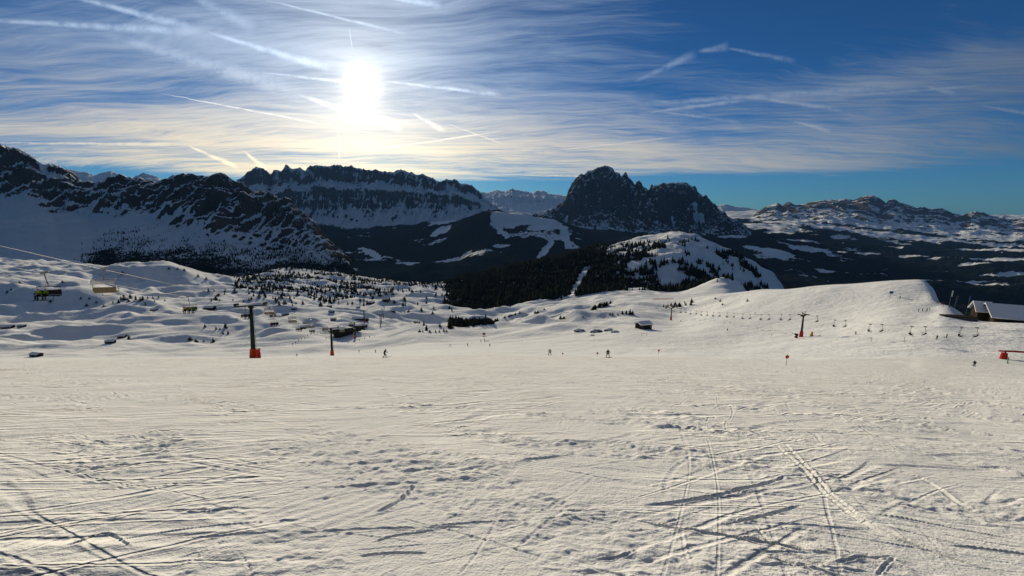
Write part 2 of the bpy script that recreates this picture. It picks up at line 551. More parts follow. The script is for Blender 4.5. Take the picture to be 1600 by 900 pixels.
def groove(Z, X, F, pts, w, depth, berm=0.5, lip=0.0, step=0.0, fade=True, raw=False):
    """press a track along a polyline (world x, f): a trough of half width w, with raised snow at its sides"""
    pts = np.array(pts)
    fm = float(pts[:, 1].mean())
    if not raw:
        w = w * 0.50
        depth, step = depth * 0.42, step * 0.18
        w0, w = w, max(w, 0.0012 * fm * fm, 0.0040 * fm)
        depth, step = depth * (w0 / w) ** 0.5, step * (w0 / w) ** 0.3
        depth = min(depth, 0.8 * w)
    # resample by Catmull-Rom so that tracks bend
    if len(pts) > 2:
        P = np.vstack([2 * pts[0] - pts[1], pts, 2 * pts[-1] - pts[-2]])
        o = []
        for i in range(1, len(P) - 2):
            for t in np.linspace(0, 1, 5, endpoint=(i == len(P) - 3)):
                a, b, c, d = P[i - 1], P[i], P[i + 1], P[i + 2]
                o.append(0.5 * (2 * b + (c - a) * t + (2 * a - 5 * b + 4 * c - d) * t * t + (3 * b - a - 3 * c + d) * t ** 3))
        pts = np.array(o)
    reach = w * 4 + abs(step) * 4 + 0.05
    lo, hi = pts.min(0) - reach, pts.max(0) + reach
    sel = np.nonzero((X > lo[0]) & (X < hi[0]) & (F > lo[1]) & (F < hi[1]))
    if len(sel[0]) == 0:
        return
    x, f = X[sel], F[sel]
    best = np.full(x.shape, 1e9)
    side = np.zeros(x.shape)
    along = np.zeros(x.shape)
    seg = np.linalg.norm(np.diff(pts, axis=0), axis=1)
    acc = np.concatenate([[0], np.cumsum(seg)])
    for i in range(len(pts) - 1):
        a, d = pts[i], pts[i + 1] - pts[i]
        l2 = max(float(d @ d), 1e-9)
        t = np.clip(((x - a[0]) * d[0] + (f - a[1]) * d[1]) / l2, 0, 1)
        ex, ey = x - a[0] - d[0] * t, f - a[1] - d[1] * t
        dd = np.hypot(ex, ey)
        k = dd < best
        best = np.where(k, dd, best)
        side = np.where(k, np.sign(d[0] * ey - d[1] * ex), side)
        along = np.where(k, acc[i] + t * seg[i], along)
    L = acc[-1]
    e = np.clip(np.minimum(along, L - along) / (0.16 * L + 0.01), 0, 1) if fade else 1.0
    wob = 1 + 0.45 * perlin(along / (14 * w) + L, along * 0 + L * 3.1, 77)
    q = best / w
    trough = -depth * np.exp(-q ** 2)
    ber = depth * berm * np.exp(-((q - 1.5) / 0.42) ** 2) * np.where(side > 0, 1.0, 0.55)
    led = step * np.where(side > 0, np.exp(-(q / 3.2)), 0) * np.clip(q * 2, 0, 1)
    Z[sel] += e * wob * (trough + ber + led)


def near_slope():
    rng = np.random.RandomState(4)
    s = np.linspace(-1.36, 1.36, 800)
    # rows packed so that each covers about one picture row
    k = np.linspace(1.0 / 1.25, 1.0 / 130.0, 960)
    f = 1.0 / k
    f = np.concatenate([f[f < 60], np.exp(np.linspace(math.log(60.5), math.log(130), 70))])
    F, S = np.meshgrid(f, s, indexing='ij')
    X = S * F
    Z = ground_h(X, F)
    damp = sstep(F, 130, 80)
    # soft dips and rises left by the turns
    Z += damp * (0.035 * fbm(X / 2.6, F / 2.2, 3, 61) + 0.05 * perlin(X / 8, F / 7, 62) * sstep(F, 3, 9))
    # churned snow in patches, packed snow between
    patch = sstep(fbm(X / 3.1 + 0.35 * F, F / 4.2, 3, 63), -0.10, 0.45)
    right = sstep(X, -1.5, 3.5)
    chunk = fbm(X / 0.42, F / 0.30, 4, 64, 0.58)
    crumb = fbm(X / 0.17, F / 0.13, 2, 65, 0.6)
    Z += damp * patch * (0.034 * np.maximum(chunk, -0.25) + 0.016 * crumb) * (0.6 + 0.4 * sstep(F, 2, 8))
    # sideways scraped streaks, larger farther out
    st = ridged((X + 0.25 * F) / 2.6, F / 0.34 + 0.6 * X / 2.6, 3, 66, 0.55)
    Z += damp * 0.0085 * (st - 0.6) * sstep(fbm(X / 5, F / 6, 2, 67), -0.35, 0.35) * (0.35 + 0.65 * right) * sstep(F, 2.2, 5)
    st2 = ridged(X / 5.5, F / 1.1, 3, 68, 0.55)
    Z += damp * 0.02 * (st2 - 0.5) * sstep(F, 10, 22)
    # groomer ribs on the lower left
    rib = np.sin((X * 0.78 - F * 0.62) * 2 * math.pi / 0.17 + 2.2 * perlin(X, F, 69))
    Z += 0.006 * rib * sstep(X, -0.7, -1.4) * sstep(F, 6.5, 3.0) * sstep(perlin(X / 1.3, F / 1.3, 70), -0.3, 0.2)

    def px(*uv):
        return [on_slope(a, b) for a, b in uv]
    tracks = [
        # the cuts that read clearest in the picture: (points, half width, depth, berm, step)
        (px((582, 803), (606, 795), (632, 778), (654, 757)), .030, .075, 1.2, .05),
        (px((440, 833), (520, 829), (620, 826), (750, 823)), .022, .035, .9, .015),
        (px((455, 800), (500, 785), (540, 760), (570, 735)), .030, .020, .6, .015),
        (px((330, 720), (330, 722), (200, 700), (110, 702)), .03, .03, .8, .02),
        (px((0, 757), (90, 738), (215, 722)), .035, .035, .9, .02),
        (px((0, 718), (60, 706), (150, 690), (330, 665), (480, 638)), .04, .035, .9, .03),
        (px((0, 630), (70, 620), (135, 615)), .07, .06, 1.0, .05),
        (px((0, 607), (60, 603), (100, 601)), .07, .06, 1.0, .05),
        (px((130, 643), (185, 640)), .06, .07, 1.0, .05),
        (px((270, 655), (330, 640), (470, 620)), .05, .03, .8, .02),
        (px((205, 775), (300, 752), (420, 745)), .03, .03, .9, .03),
        (px((90, 855), (130, 845), (165, 835), (205, 855)), .02, .03, 1.0, .03),
        (px((270, 800), (320, 800), (390, 790)), .03, .03, .9, .03),
        (px((420, 778), (470, 766), (560, 742), (650, 720)), .03, .02, .8, .02),
        (px((580, 850), (620, 838), (690, 828)), .025, .03, 1.0, .02),
        (px((780, 840), (830, 808), (900, 768), (940, 738)), .02, .018, .8, .008),
        (px((800, 860), (850, 820), (905, 775)), .018, .015, .7, .006),
        (px((990, 790), (1060, 786), (1140, 770), (1240, 743)), .03, .05, 1.2, .035),
        (px((1040, 782), (1043, 750), (1058, 728), (1085, 712)), .03, .02, 1.2, .01),
        (px((1065, 828), (1070, 860), (1078, 880)), .016, .02, 1.6, .02),
        (px((830, 813), (900, 806), (960, 804)), .02, .025, .9, .02),
        (px((930, 872), (980, 865), (1000, 850)), .02, .03, 1.0, .03),
        (px((1130, 823), (1180, 812), (1260, 790)), .03, .035, 1.0, .02),
        (px((1175, 820), (1190, 835), (1205, 855)), .02, .02, 1.0, .0),
        (px((1190, 868), (1240, 880), (1330, 905)), .02, .045, 1.0, .03),
        (px((1205, 690), (1250, 730), (1300, 780), (1370, 830), (1440, 858), (1600, 905)), .05, .035, 1.4, .02),
        (px((1222, 690), (1265, 735), (1320, 790), (1420, 846), (1520, 880), (1610, 910)), .028, .05, 1.0, .05),
        (px((1300, 880), (1350, 873), (1400, 868)), .02, .04, 1.0, .02),
        (px((1370, 898), (1400, 868)), .018, .045, 1.0, .02),
        (px((1400, 735), (1450, 755), (1500, 790), (1560, 812), (1620, 822)), .055, .03, 1.0, .04),
        (px((1480, 852), (1540, 858), (1620, 868)), .03, .06, 1.0, .05),
        (px((1350, 800), (1440, 815), (1600, 845)), .025, .03, 1.0, .02),
        (px((1015, 670), (1060, 670), (1120, 677), (1175, 681)), .07, .085, 1.2, .07),
        (px((1175, 681), (1190, 668), (1230, 660), (1280, 656)), .07, .07, 1.1, .06),
        (px((1135, 638), (1185, 640), (1200, 632)), .09, .10, 1.2, .08),
        (px((1270, 645), (1330, 652), (1420, 656)), .08, .08, 1.1, .07),
        (px((1270, 674), (1315, 677)), .06, .08, 1.1, .06),
        (px((1325, 670), (1400, 670), (1490, 680)), .06, .06, 1.1, .05),
        (px((1505, 620), (1518, 640), (1500, 660)), .07, .07, 1.6, .04),
        (px((820, 650), (870, 645)), .06, .08, 1.0, .06),
        (px((780, 584), (870, 582)), .22, .16, 1.0, .14),
        (px((1260, 598), (1318, 602)), .2, .14, 1.0, .12),
        (px((1330, 604), (1360, 606)), .2, .1, 1.0, .10),
        (px((940, 622), (1020, 620)), .10, .08, 1.0, .07),
        (px((1160, 601), (1270, 606)), .12, .07, 1.0, .07),
        (px((600, 605), (800, 602), (1000, 600), (1200, 603)), .12, .05, 1.0, .03),
        (px((1060, 620), (1150, 615)), .12, .05, 1.0, .04),
        (px((1330, 616), (1395, 620), (1430, 620)), .10, .06, 1.0, .05),
        (px((1430, 685), (1520, 690), (1610, 700)), .05, .05, 1.0, .05),
        (px((1440, 715), (1520, 712), (1600, 716)), .045, .05, 1.0, .05),
        (px((1350, 728), (1450, 732), (1600, 735)), .04, .045, 1.0, .04),
        (px((800, 722), (860, 716), (905, 710)), .04, .05, 1.0, .04),
        (px((860, 690), (940, 690), (1000, 675)), .05, .05, 1.0, .03),
        (px((720, 745), (790, 730), (860, 716)), .03, .02, .8, .02),
    ]
    for p, w, d, bm, stp in tracks:
        groove(Z, X, F, p, w, d, bm, 0, stp)
    # many lesser tracks: long shallow turns across the hill
    for i in range(420):
        big = rng.rand() ** 1.6
        f0 = 1.9 * (60 / 1.9) ** rng.rand()
        sx = rng.uniform(-1.25, 1.25)
        x0 = sx * f0
        L = (0.5 + 2.4 * rng.rand()) * (0.35 + 0.16 * f0)
        a = rng.normal(0.0, 0.32) + (0.25 if sx < 0.1 else -0.12)
        if rng.rand() < 0.22:
            a += rng.choice([-1, 1]) * rng.uniform(0.6, 1.2)
        bend = rng.normal(0, 0.30)
        pts, x, y = [], x0, f0
        n = 5
        for j in range(n):
            pts.append((x, y))
            x += L / n * math.cos(a)
            y += L / n * math.sin(a)
            a += bend / n
        w = (0.012 + 0.0028 * f0) * (0.7 + 0.9 * rng.rand())
        groove(Z, X, F, pts, w, w * (0.25 + 0.7 * big), 0.9, 0, w * 0.5 * rng.rand())
    ob = sheet('ski_slope', X, F, Z, PISTE)
    return s


SCOL = near_slope()


def alp():
    s = np.linspace(-1.42, 1.42, 800)
    f = np.exp(np.linspace(math.log(124.0), math.log(2600.0), 340))
    F, S = np.meshgrid(f, s, indexing='ij')
    X = S * F
    Z = ground_h(X, F) - 0.25 * sstep(F, 131, 124)
    # groomed runs cut across the humps
    for pts, w, d in [([(1075, 470), (1050, 480), (1020, 495), (985, 520), (940, 545), (900, 560)], 9, 3.0), ([(900, 560), (870, 520), (860, 470), (875, 420), (930, 350), (1000, 318)], 8, 2.2),
                      ([(840, 640), (815, 560), (790, 480), (775, 420)], 9, 2.6), ([(640, 720), (618, 620), (598, 540), (585, 470)], 10, 1.6)]:
        groove(Z, X, F, [(fan(a, 500)[0] * f_, f_) for a, f_ in pts], w, d, 0.35, 0, 0.0, True, True)
    sheet('snowy_alp', X, F, Z, ALP)
    # the slope goes on behind and beside the viewer
    xs, ys = np.linspace(-260, 260, 60), np.linspace(-220, 130, 60)
    Y2, X2 = np.meshgrid(ys, xs, indexing='ij')
    Z2 = -0.352 * Y2 - 0.12 - 1.6 * sstep(Y2, 0.5, 40) - 6 * sstep(np.abs(X2), 60, 200) - 0.1 * sstep(Y2, -1, 3)
    inside = (np.abs(X2) < 1.36 * Y2) & (Y2 > 3)
    Z2 = np.where(inside, Z2 - 14, Z2)
    sheet('snow_ground', X2, Y2, Z2, PISTE)


alp()
# ---------------------------------------------------------------- far country
def line(pts, s):
    """photo polyline (px, py) -> slope T at bearings s"""
    q = np.array([fan(a, b) for a, b in pts])
    return np.interp(s, q[:, 0], q[:, 1])


def slope_of(X, F, Z):
    dz_f = np.gradient(Z, axis=0) / np.maximum(np.abs(np.gradient(F, axis=0)), 1e-3)
    dz_x = np.gradient(Z, axis=1) / np.maximum(np.abs(np.gradient(X, axis=1)), 1e-3)
    return np.hypot(dz_f, dz_x)


def massif(name, sky, base, f_base, f_ridge, prof, mat, cols, rows, warp, rough, rock=(0.75, 1.3), jag=0.0,
           wood_top=None, seed=1, back=0.35, lam=420.0, strata=0.0, rock_bias=0.0, lean=0.0, calm=None, bias=None, sway=0.0, cap=0.8, gully=0.0):
    """one mountain mass: its foot and its ridge given per bearing, a stepped profile between, broken by buttresses and gullies"""
    s0, s1 = fan(sky[0][0], 300)[0], fan(sky[-1][0], 300)[0]
    s = np.linspace(s0, s1, cols)
    u = np.concatenate([np.linspace(0, 1, rows), 1 + back * np.linspace(0.04, 1, rows // 6)])
    U, S = np.meshgrid(u, s, indexing='ij')
    Tsky, Tb = line(sky, s), line(base, s)
    fb = np.interp(s, [fan(a, 300)[0] for a, _ in f_base], [b for _, b in f_base])
    fr = np.interp(s, [fan(a, 300)[0] for a, _ in f_ridge], [b for _, b in f_ridge])
    F = fb + (fr - fb) * U
    X = S * F
    if lean:
        Xl = X + lean * (F - fb)
    else:
        Xl = X
    # buttresses: the whole face steps forward and back along its length
    wv = fbm(Xl / lam, F / (lam * 3.2), 5, seed, 0.56)
    w2 = ridged(Xl / (lam * 0.55), F / (lam * 1.6), 4, seed + 3, 0.55)
    env = sstep(U, 0.02, 0.3) * sstep(U, 1.0, 0.9)
    PXC = 800 + FPX * S * 1.0
    if calm is not None:
        env = env * calm(U, PXC)
    Uw = np.clip(U + env * (warp * wv + warp * 0.5 * (w2 - 0.7)), 0, 1)
    if sway:
        Uw = np.clip(Uw + sway * env * fbm(X / (lam * 3.5), X * 0 + seed, 3, seed + 21), 0, 1)
    Pv = np.interp(Uw, [a for a, _ in prof], [b for _, b in prof])
    zb, zr = EYE + Tb * fb, EYE + Tsky * fr
    Z = zb + (zr - zb) * Pv
    H = (zr - zb).max()
    Z = Z + env * rough * H * (0.55 * fbm(Xl / (lam * .8), F / (lam * .8), 5, seed + 7, 0.55) + 0.35 * (w2 - 0.7)
                               + 0.12 * ridged(Xl / (lam * .22), F / (lam * .3), 3, seed + 31, 0.55))
    if jag:
        top = np.exp(-((U - 1) / 0.05) ** 2)
        j = fbm(X[rows - 1:rows] / 90.0, X[rows - 1:rows] * 0 + seed, 4, seed + 9, 0.6)
        Z = Z + top * jag * j
    over = U > 1
    Z = np.where(over, zr - (U - 1) / back * (H * 1.05) + 0 * Z, Z)
    # nothing on the face may rise above the ridge seen from the valley rim
    sl = slope_of(X, F, Z)
    n = fbm(Xl / (lam * .5), F / (lam * .5) + Z / (lam * .4), 4, seed + 13, 0.6)
    rk = sstep(sl + 0.45 * n + rock_bias + (bias(U, PXC) if bias is not None else 0), *rock)
    if strata:
        rk = np.clip(rk + strata * np.sin((Z + 0.35 * X) / 55.0 + 2 * n) * sstep(sl, 0.4, 0.9), 0, 1)
    if bias is not None:
        rk = rk * (1 - 0.95 * np.clip(-bias(U, PXC) - 1, 0, 1))
    rk = rk * cap * (1 - gully * sstep(w2 - 0.55 * n, 0.35, -0.45))
    wd = np.zeros_like(Z)
    if wood_top is not None:
        tw = line(wood_top, s)
        wd = sstep((EYE + tw * fb * 0.5 + tw * fr * 0.5) - Z, -60, 120) * 0.75 + 0.25 * fbm(X / 300, F / 300, 3, seed + 17)
        wd = wd * sstep((EYE + tw * fb * 0.5 + tw * fr * 0.5) - Z, -90, 0)
    sheet(name, X, F, Z, mat, {'rock': rk, 'wood': wd})
    return X, F, Z, wd, rk


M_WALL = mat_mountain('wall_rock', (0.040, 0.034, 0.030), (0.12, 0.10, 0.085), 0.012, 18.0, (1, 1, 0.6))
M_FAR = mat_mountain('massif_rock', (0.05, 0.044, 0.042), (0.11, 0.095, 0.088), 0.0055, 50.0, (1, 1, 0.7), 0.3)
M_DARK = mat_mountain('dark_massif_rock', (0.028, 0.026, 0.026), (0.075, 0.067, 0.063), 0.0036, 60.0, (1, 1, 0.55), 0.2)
M_VAL = mat_mountain('wooded_valley', (0.10, 0.09, 0.08), (0.18, 0.16, 0.14), 0.006, 12.0)

# the wall that closes the alp on the left
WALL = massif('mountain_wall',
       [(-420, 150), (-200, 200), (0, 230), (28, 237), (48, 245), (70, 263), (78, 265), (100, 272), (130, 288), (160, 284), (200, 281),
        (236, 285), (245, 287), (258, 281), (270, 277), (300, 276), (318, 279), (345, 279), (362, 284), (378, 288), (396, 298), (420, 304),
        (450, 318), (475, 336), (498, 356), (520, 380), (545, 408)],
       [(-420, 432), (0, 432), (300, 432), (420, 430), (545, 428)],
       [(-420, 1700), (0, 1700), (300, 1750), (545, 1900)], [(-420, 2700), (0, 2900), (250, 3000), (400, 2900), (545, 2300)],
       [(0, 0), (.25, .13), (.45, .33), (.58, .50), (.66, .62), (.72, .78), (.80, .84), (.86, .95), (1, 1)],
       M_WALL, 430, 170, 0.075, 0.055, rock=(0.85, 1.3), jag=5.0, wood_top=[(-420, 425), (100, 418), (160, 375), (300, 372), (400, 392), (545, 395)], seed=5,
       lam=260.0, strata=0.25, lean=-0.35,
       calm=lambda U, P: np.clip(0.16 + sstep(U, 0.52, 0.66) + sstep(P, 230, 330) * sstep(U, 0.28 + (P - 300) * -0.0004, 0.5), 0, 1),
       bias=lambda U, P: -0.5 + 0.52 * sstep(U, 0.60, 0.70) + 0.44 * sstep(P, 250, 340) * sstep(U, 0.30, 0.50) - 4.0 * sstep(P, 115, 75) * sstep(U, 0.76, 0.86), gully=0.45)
# the broad table massif
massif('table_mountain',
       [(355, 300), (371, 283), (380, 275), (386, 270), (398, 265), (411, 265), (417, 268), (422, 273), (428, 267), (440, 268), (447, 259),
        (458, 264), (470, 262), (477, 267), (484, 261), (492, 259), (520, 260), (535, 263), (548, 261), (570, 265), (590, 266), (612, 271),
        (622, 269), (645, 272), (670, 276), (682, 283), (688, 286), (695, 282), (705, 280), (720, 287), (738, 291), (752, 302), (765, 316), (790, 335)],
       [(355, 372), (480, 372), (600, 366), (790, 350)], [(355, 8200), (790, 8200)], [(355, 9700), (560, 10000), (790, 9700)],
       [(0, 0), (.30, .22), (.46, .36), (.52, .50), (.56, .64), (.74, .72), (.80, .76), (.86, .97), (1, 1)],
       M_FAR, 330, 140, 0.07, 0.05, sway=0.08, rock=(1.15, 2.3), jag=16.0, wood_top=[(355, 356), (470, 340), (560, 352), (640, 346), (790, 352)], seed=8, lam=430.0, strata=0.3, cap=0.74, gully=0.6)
# the dark twin towers
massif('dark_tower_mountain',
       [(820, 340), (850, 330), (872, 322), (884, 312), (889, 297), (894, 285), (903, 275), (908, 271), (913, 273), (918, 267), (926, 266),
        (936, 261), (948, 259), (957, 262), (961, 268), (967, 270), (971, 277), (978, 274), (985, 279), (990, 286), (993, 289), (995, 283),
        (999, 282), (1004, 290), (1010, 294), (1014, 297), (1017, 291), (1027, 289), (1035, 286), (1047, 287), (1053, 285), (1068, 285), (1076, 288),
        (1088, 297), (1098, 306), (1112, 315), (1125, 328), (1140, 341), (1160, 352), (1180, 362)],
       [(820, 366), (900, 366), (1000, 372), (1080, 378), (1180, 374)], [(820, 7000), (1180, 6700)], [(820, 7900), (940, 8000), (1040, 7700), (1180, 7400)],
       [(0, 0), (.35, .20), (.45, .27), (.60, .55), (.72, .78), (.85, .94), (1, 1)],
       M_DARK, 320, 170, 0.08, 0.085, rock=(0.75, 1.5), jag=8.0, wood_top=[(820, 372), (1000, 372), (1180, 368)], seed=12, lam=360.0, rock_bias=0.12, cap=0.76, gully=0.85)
# distant ranges
massif('distant_range',
       [(735, 306), (750, 300), (762, 301), (775, 297), (788, 299), (800, 294), (806, 297), (818, 298), (832, 301), (838, 298), (850, 298), (858, 303),
        (872, 304), (890, 307), (910, 310)],
       [(735, 335), (910, 335)], [(735, 13000), (910, 13000)], [(735, 16500), (910, 16500)],
       [(0, 0), (.5, .4), (.7, .7), (1, 1)], M_FAR, 200, 60, 0.05, 0.05, rock=(0.8, 1.5), jag=24.0, seed=23, lam=700.0)
massif('distant_range',
       [(60, 275), (86, 265), (98, 264), (112, 265), (125, 268), (136, 269), (148, 274), (158, 270), (172, 267), (184, 271), (196, 278), (206, 280),
        (213, 275), (226, 271), (236, 273), (248, 277), (256, 284), (275, 292)],
       [(60, 305), (275, 305)], [(60, 12500), (275, 12500)], [(60, 15000), (275, 15000)],
       [(0, 0), (.5, .4), (.7, .7), (1, 1)], M_FAR, 220, 60, 0.05, 0.04, rock=(0.95, 1.7), jag=16.0, seed=27, lam=700.0)
massif('distant_range',
       [(1095, 326), (1120, 321), (1135, 319), (1148, 323), (1165, 324), (1185, 328), (1215, 334)],
       [(1095, 345), (1215, 345)], [(1095, 17000), (1215, 17000)], [(1095, 20000), (1215, 20000)],
       [(0, 0), (.5, .4), (1, 1)], M_FAR, 120, 40, 0.05, 0.04, rock=(1.1, 1.9), jag=16.0, seed=29, lam=800.0)
# the long range on the right
massif('right_range',
       [(1170, 338), (1186, 330), (1196, 323), (1206, 320), (1215, 317), (1222, 321), (1232, 315), (1242, 320), (1256, 319), (1270, 315), (1288, 313),
        (1300, 312), (1312, 312), (1320, 310), (1333, 313), (1340, 310), (1350, 306), (1362, 305), (1374, 309), (1384, 317), (1390, 312), (1398, 311),
        (1405, 316), (1420, 320), (1432, 325), (1444, 323), (1452, 327), (1466, 325), (1478, 328), (1492, 334), (1504, 336), (1512, 333), (1522, 331),
        (1535, 333), (1545, 337), (1565, 340), (1584, 343), (1600, 339), (1650, 336), (1800, 330), (2000, 335)],
       [(1170, 352), (1300, 358), (1450, 372), (1600, 385), (2000, 390)], [(1170, 10500), (1450, 9000), (1600, 8000), (2000, 8000)],
       [(1170, 13500), (1400, 13000), (1600, 11500), (2000, 11500)],
       [(0, 0), (.30, .22), (.55, .50), (.70, .66), (.80, .84), (1, 1)],
       M_FAR, 380, 120, 0.08, 0.045, rock=(0.36, 0.8), jag=22.0, seed=31, lam=620.0, gully=0.5, bias=lambda U, P: 0.25 * sstep(U, 0.5, 0.8) - 0.25 * sstep(U, 0.45, 0.3))

# valley and wooded shelves between the alp and the mountains
VAL = {
    -500: '1200:650 2500:560 3500:520 4500:470 6000:430 7500:410 9000:400 11000:380 13000:360 18000:330',
    300: '1200:650 2500:540 3500:500 4500:450 6000:410 7500:385 9000:372 11000:360 13000:340 18000:330',
    430: '1200:650 2500:520 3500:460 4200:425 5000:398 6000:380 7500:372 8500:366 11000:350 13000:340 18000:328',
    560: '1200:650 2500:520 3500:455 4200:425 5000:400 6000:380 7500:368 8500:360 11000:350 13000:340 18000:328',
    680: '1200:650 2500:520 3500:455 4200:422 5000:400 5800:372 6800:352 8000:350 9000:350 11000:345 13000:340 18000:325',
    760: '1200:650 2500:510 3400:450 4200:412 5000:380 5700:346 5950:333 7000:340 8500:350 11000:345 13000:336 18000:325',
    850: '1200:650 2500:510 3400:440 4200:408 5000:382 5700:353 5950:342 7000:350 8000:358 11000:345 13000:334 18000:325',
    930: '1200:650 2500:500 3400:430 4200:400 5000:385 5700:370 6500:362 7500:362 9000:350 11000:345 13000:336 18000:328',
    1080: '1200:650 2500:480 3400:430 4200:405 5000:390 5700:378 6500:372 7500:366 9000:352 11000:345 13000:338 18000:330',
    1200: '1200:650 2500:470 3400:440 4200:415 5000:398 6000:378 7000:365 8000:356 9500:348 11000:345 13000:340 18000:330',
    1350: '1200:540 1800:512 2500:480 3400:448 4200:428 5000:412 6000:392 7000:376 8000:366 9500:358 11000:352 13000:345 18000:332',
    1500: '1200:540 1800:512 2500:490 3400:450 4200:430 5000:414 6000:396 7000:384 8000:377 9500:370 11000:360 13000:350 18000:335',
    1620: '1200:540 1800:512 2500:490 3400:448 4200:428 5000:412 6000:396 7000:388 8000:384 9500:374 11000:364 13000:352 18000:335',
    2000: '1200:540 1800:512 2500:500 3400:455 4200:432 5000:415 6000:400 7000:392 8000:388 9500:376 11000:365 13000:352 18000:335',
}


def valley():
    s = np.linspace(-1.42, 1.45, 560)
    f = np.exp(np.linspace(math.log(1200), math.log(18000), 190))
    lf = np.log(f)
    cols, ss = [], []
    for px, txt in sorted(VAL.items()):
        kn = [tuple(map(float, a.split(':'))) for a in txt.split()]
        cols.append(pchip([math.log(a) for a, _ in kn], [Tof(b) for _, b in kn], lf))
        ss.append(fan(px, 400)[0])
    cols = np.array(cols)
    T = np.stack([pchip(ss, cols[:, j], s) for j in range(len(f))], 0)
    T = blur(T, 12, 1)
    F, S = np.meshgrid(f, s, indexing='ij')
    X = S * F
    n1 = fbm(X / 900, F / 900, 5, 81, 0.5)
    n2 = fbm(X / 220, F / 220, 4, 85, 0.55)
    Z = EYE + F * T + 52 * n1 + 16 * n2
    # snow meadows, lanes and clearings in the wood; each is a place on the ground
    wood = 0.95 - 0.55 * sstep(fbm(X / 700 + 3, F / 460, 4, 91, 0.55), 0.30, 0.75)

    def clear(px, py, f0, rx, rf, soft=0.35, ang=0.0, k=1.0):
        nonlocal wood
        x0 = fan(px, py)[0] * f0
        dx, df = X - x0, F - f0
        c, s_ = math.cos(ang), math.sin(ang)
        q = np.hypot((dx * c + df * s_) / rx, (-dx * s_ + df * c) / rf) + 0.38 * n2
        wood = wood * (1 - k * sstep(q, 1.0 + soft, 1.0 - soft))

    def lane(px0, f0, px1, f1, w):
        nonlocal wood
        a = np.array([fan(px0, 380)[0] * f0, f0])
        b = np.array([fan(px1, 380)[0] * f1, f1])
        d = b - a
        t = np.clip(((X - a[0]) * d[0] + (F - a[1]) * d[1]) / (d @ d), 0, 1)
        q = np.hypot(X - a[0] - d[0] * t, F - a[1] - d[1] * t) + 22 * n2
        wood = wood * (1 - sstep(q, w * 1.2, w * 0.7))
    # ski ground on the middle ridge and its runs
    clear(815, 340, 5850, 430, 260)
    clear(855, 352, 5650, 330, 220)
    lane(880, 5500, 890, 4800, 45)
    lane(890, 5100, 920, 4500, 40)
    lane(862, 5000, 840, 4300, 40)
    lane(770, 5800, 790, 5200, 35)
    clear(785, 380, 4900, 120, 60)
    clear(700, 398, 4700, 120, 120)
    clear(665, 402, 4650, 300, 170)
    clear(690, 365, 6000, 120, 260)
    lane(560, 5600, 590, 5000, 35)
    lane(585, 5000, 625, 4900, 30)
    lane(540, 5400, 570, 5200, 25)
    clear(720, 335, 7600, 500, 900)
    clear(900, 345, 7400, 700, 700)
    clear(1000, 362, 7000, 500, 300)
    # meadows of the plateau on the right
    for (px, py, f0, rx, rf) in [(1180, 350, 8500, 700, 900), (1260, 352, 9500, 900, 1200), (1230, 366, 7200, 330, 170), (1200, 395, 5200, 230, 260), (1265, 398, 5600, 330, 70), (1250, 380, 6500, 260, 130),
                                 (1310, 398, 5700, 160, 60), (1355, 400, 5800, 210, 70), (1410, 370, 7800, 600, 420), (1350, 362, 8600, 700, 500), (1480, 378, 8000, 800, 500), (1425, 405, 5500, 200, 80),
                                 (1480, 410, 5300, 220, 60), (1545, 405, 5500, 500, 160), (1580, 395, 6300, 700, 420), (1600, 428, 4200, 380, 60), (1300, 430, 4200, 180, 60), (1370, 432, 4100, 160, 40),
                                 (1255, 413, 4900, 120, 60), (1150, 372, 6600, 260, 200), (1480, 440, 3750, 330, 60), (1520, 416, 4700, 150, 50), (1400, 388, 6400, 170, 90), (1560, 378, 7600, 900, 500)]:
        clear(px, py, f0, rx, rf)
    wood = wood * sstep(F, 12500, 10500)
    rock = np.zeros_like(Z)
    # the wood itself stands up from the snow
    Z = Z + 14 * sstep(wood, 0.35, 0.6) * (0.8 + 0.5 * fbm(X / 60, F / 60, 2, 95))
    sheet('valley_floor', X, F, Z, M_VAL, {'rock': rock, 'wood': wood})


valley()
# ---------------------------------------------------------------- plain materials
def plain(name, col, rough=0.8, spec=0.1, var=0.0, metal=0.0):
    m, t, b = new_mat(name)
    if var:
        P = t.n.new('ShaderNodeTexCoord').outputs['Object']
        n = t.noise(P, 3.0, 4, 0.6)
        t.put(b.inputs['Base Color'], t.mix(t.ramp(n, 0.3, 0.7), tuple(c * (1 - var) for c in col), tuple(min(1, c * (1 + var)) for c in col)))
    else:
        b.inputs['Base Color'].default_value = (*col, 1)
    b.inputs['Roughness'].default_value = rough
    b.inputs['Specular IOR Level'].default_value = spec
    b.inputs['Metallic'].default_value = metal
    return m


NEEDLE = plain('needles', (0.022, 0.030, 0.020), 0.95, 0.02, 0.4)
BARK = plain('bark', (0.05, 0.04, 0.03), 0.95, 0.02, 0.3)
SNOWCAP = plain('roof_snow', (0.86, 0.87, 0.89), 0.9, 0.02, 0.03)
BOARD = plain('weathered_boards', (0.032, 0.024, 0.018), 0.9, 0.05, 0.35)
BOARD2 = plain('brown_boards', (0.05, 0.034, 0.022), 0.9, 0.05, 0.35)
MASTG = plain('mast_paint', (0.020, 0.036, 0.032), 0.7, 0.08, 0.2)
STEEL = plain('galvanised_steel', (0.22, 0.23, 0.24), 0.5, 0.3, 0.15)
DARKST = plain('dark_steel', (0.03, 0.032, 0.035), 0.8, 0.03, 0.2)
ORANGE = plain('orange_padding', (0.55, 0.07, 0.02), 0.8, 0.1, 0.12)
REDP = plain('red_padding', (0.45, 0.035, 0.03), 0.8, 0.1, 0.12)
SIGNRED = plain('sign_red', (0.42, 0.03, 0.03), 0.6, 0.2)
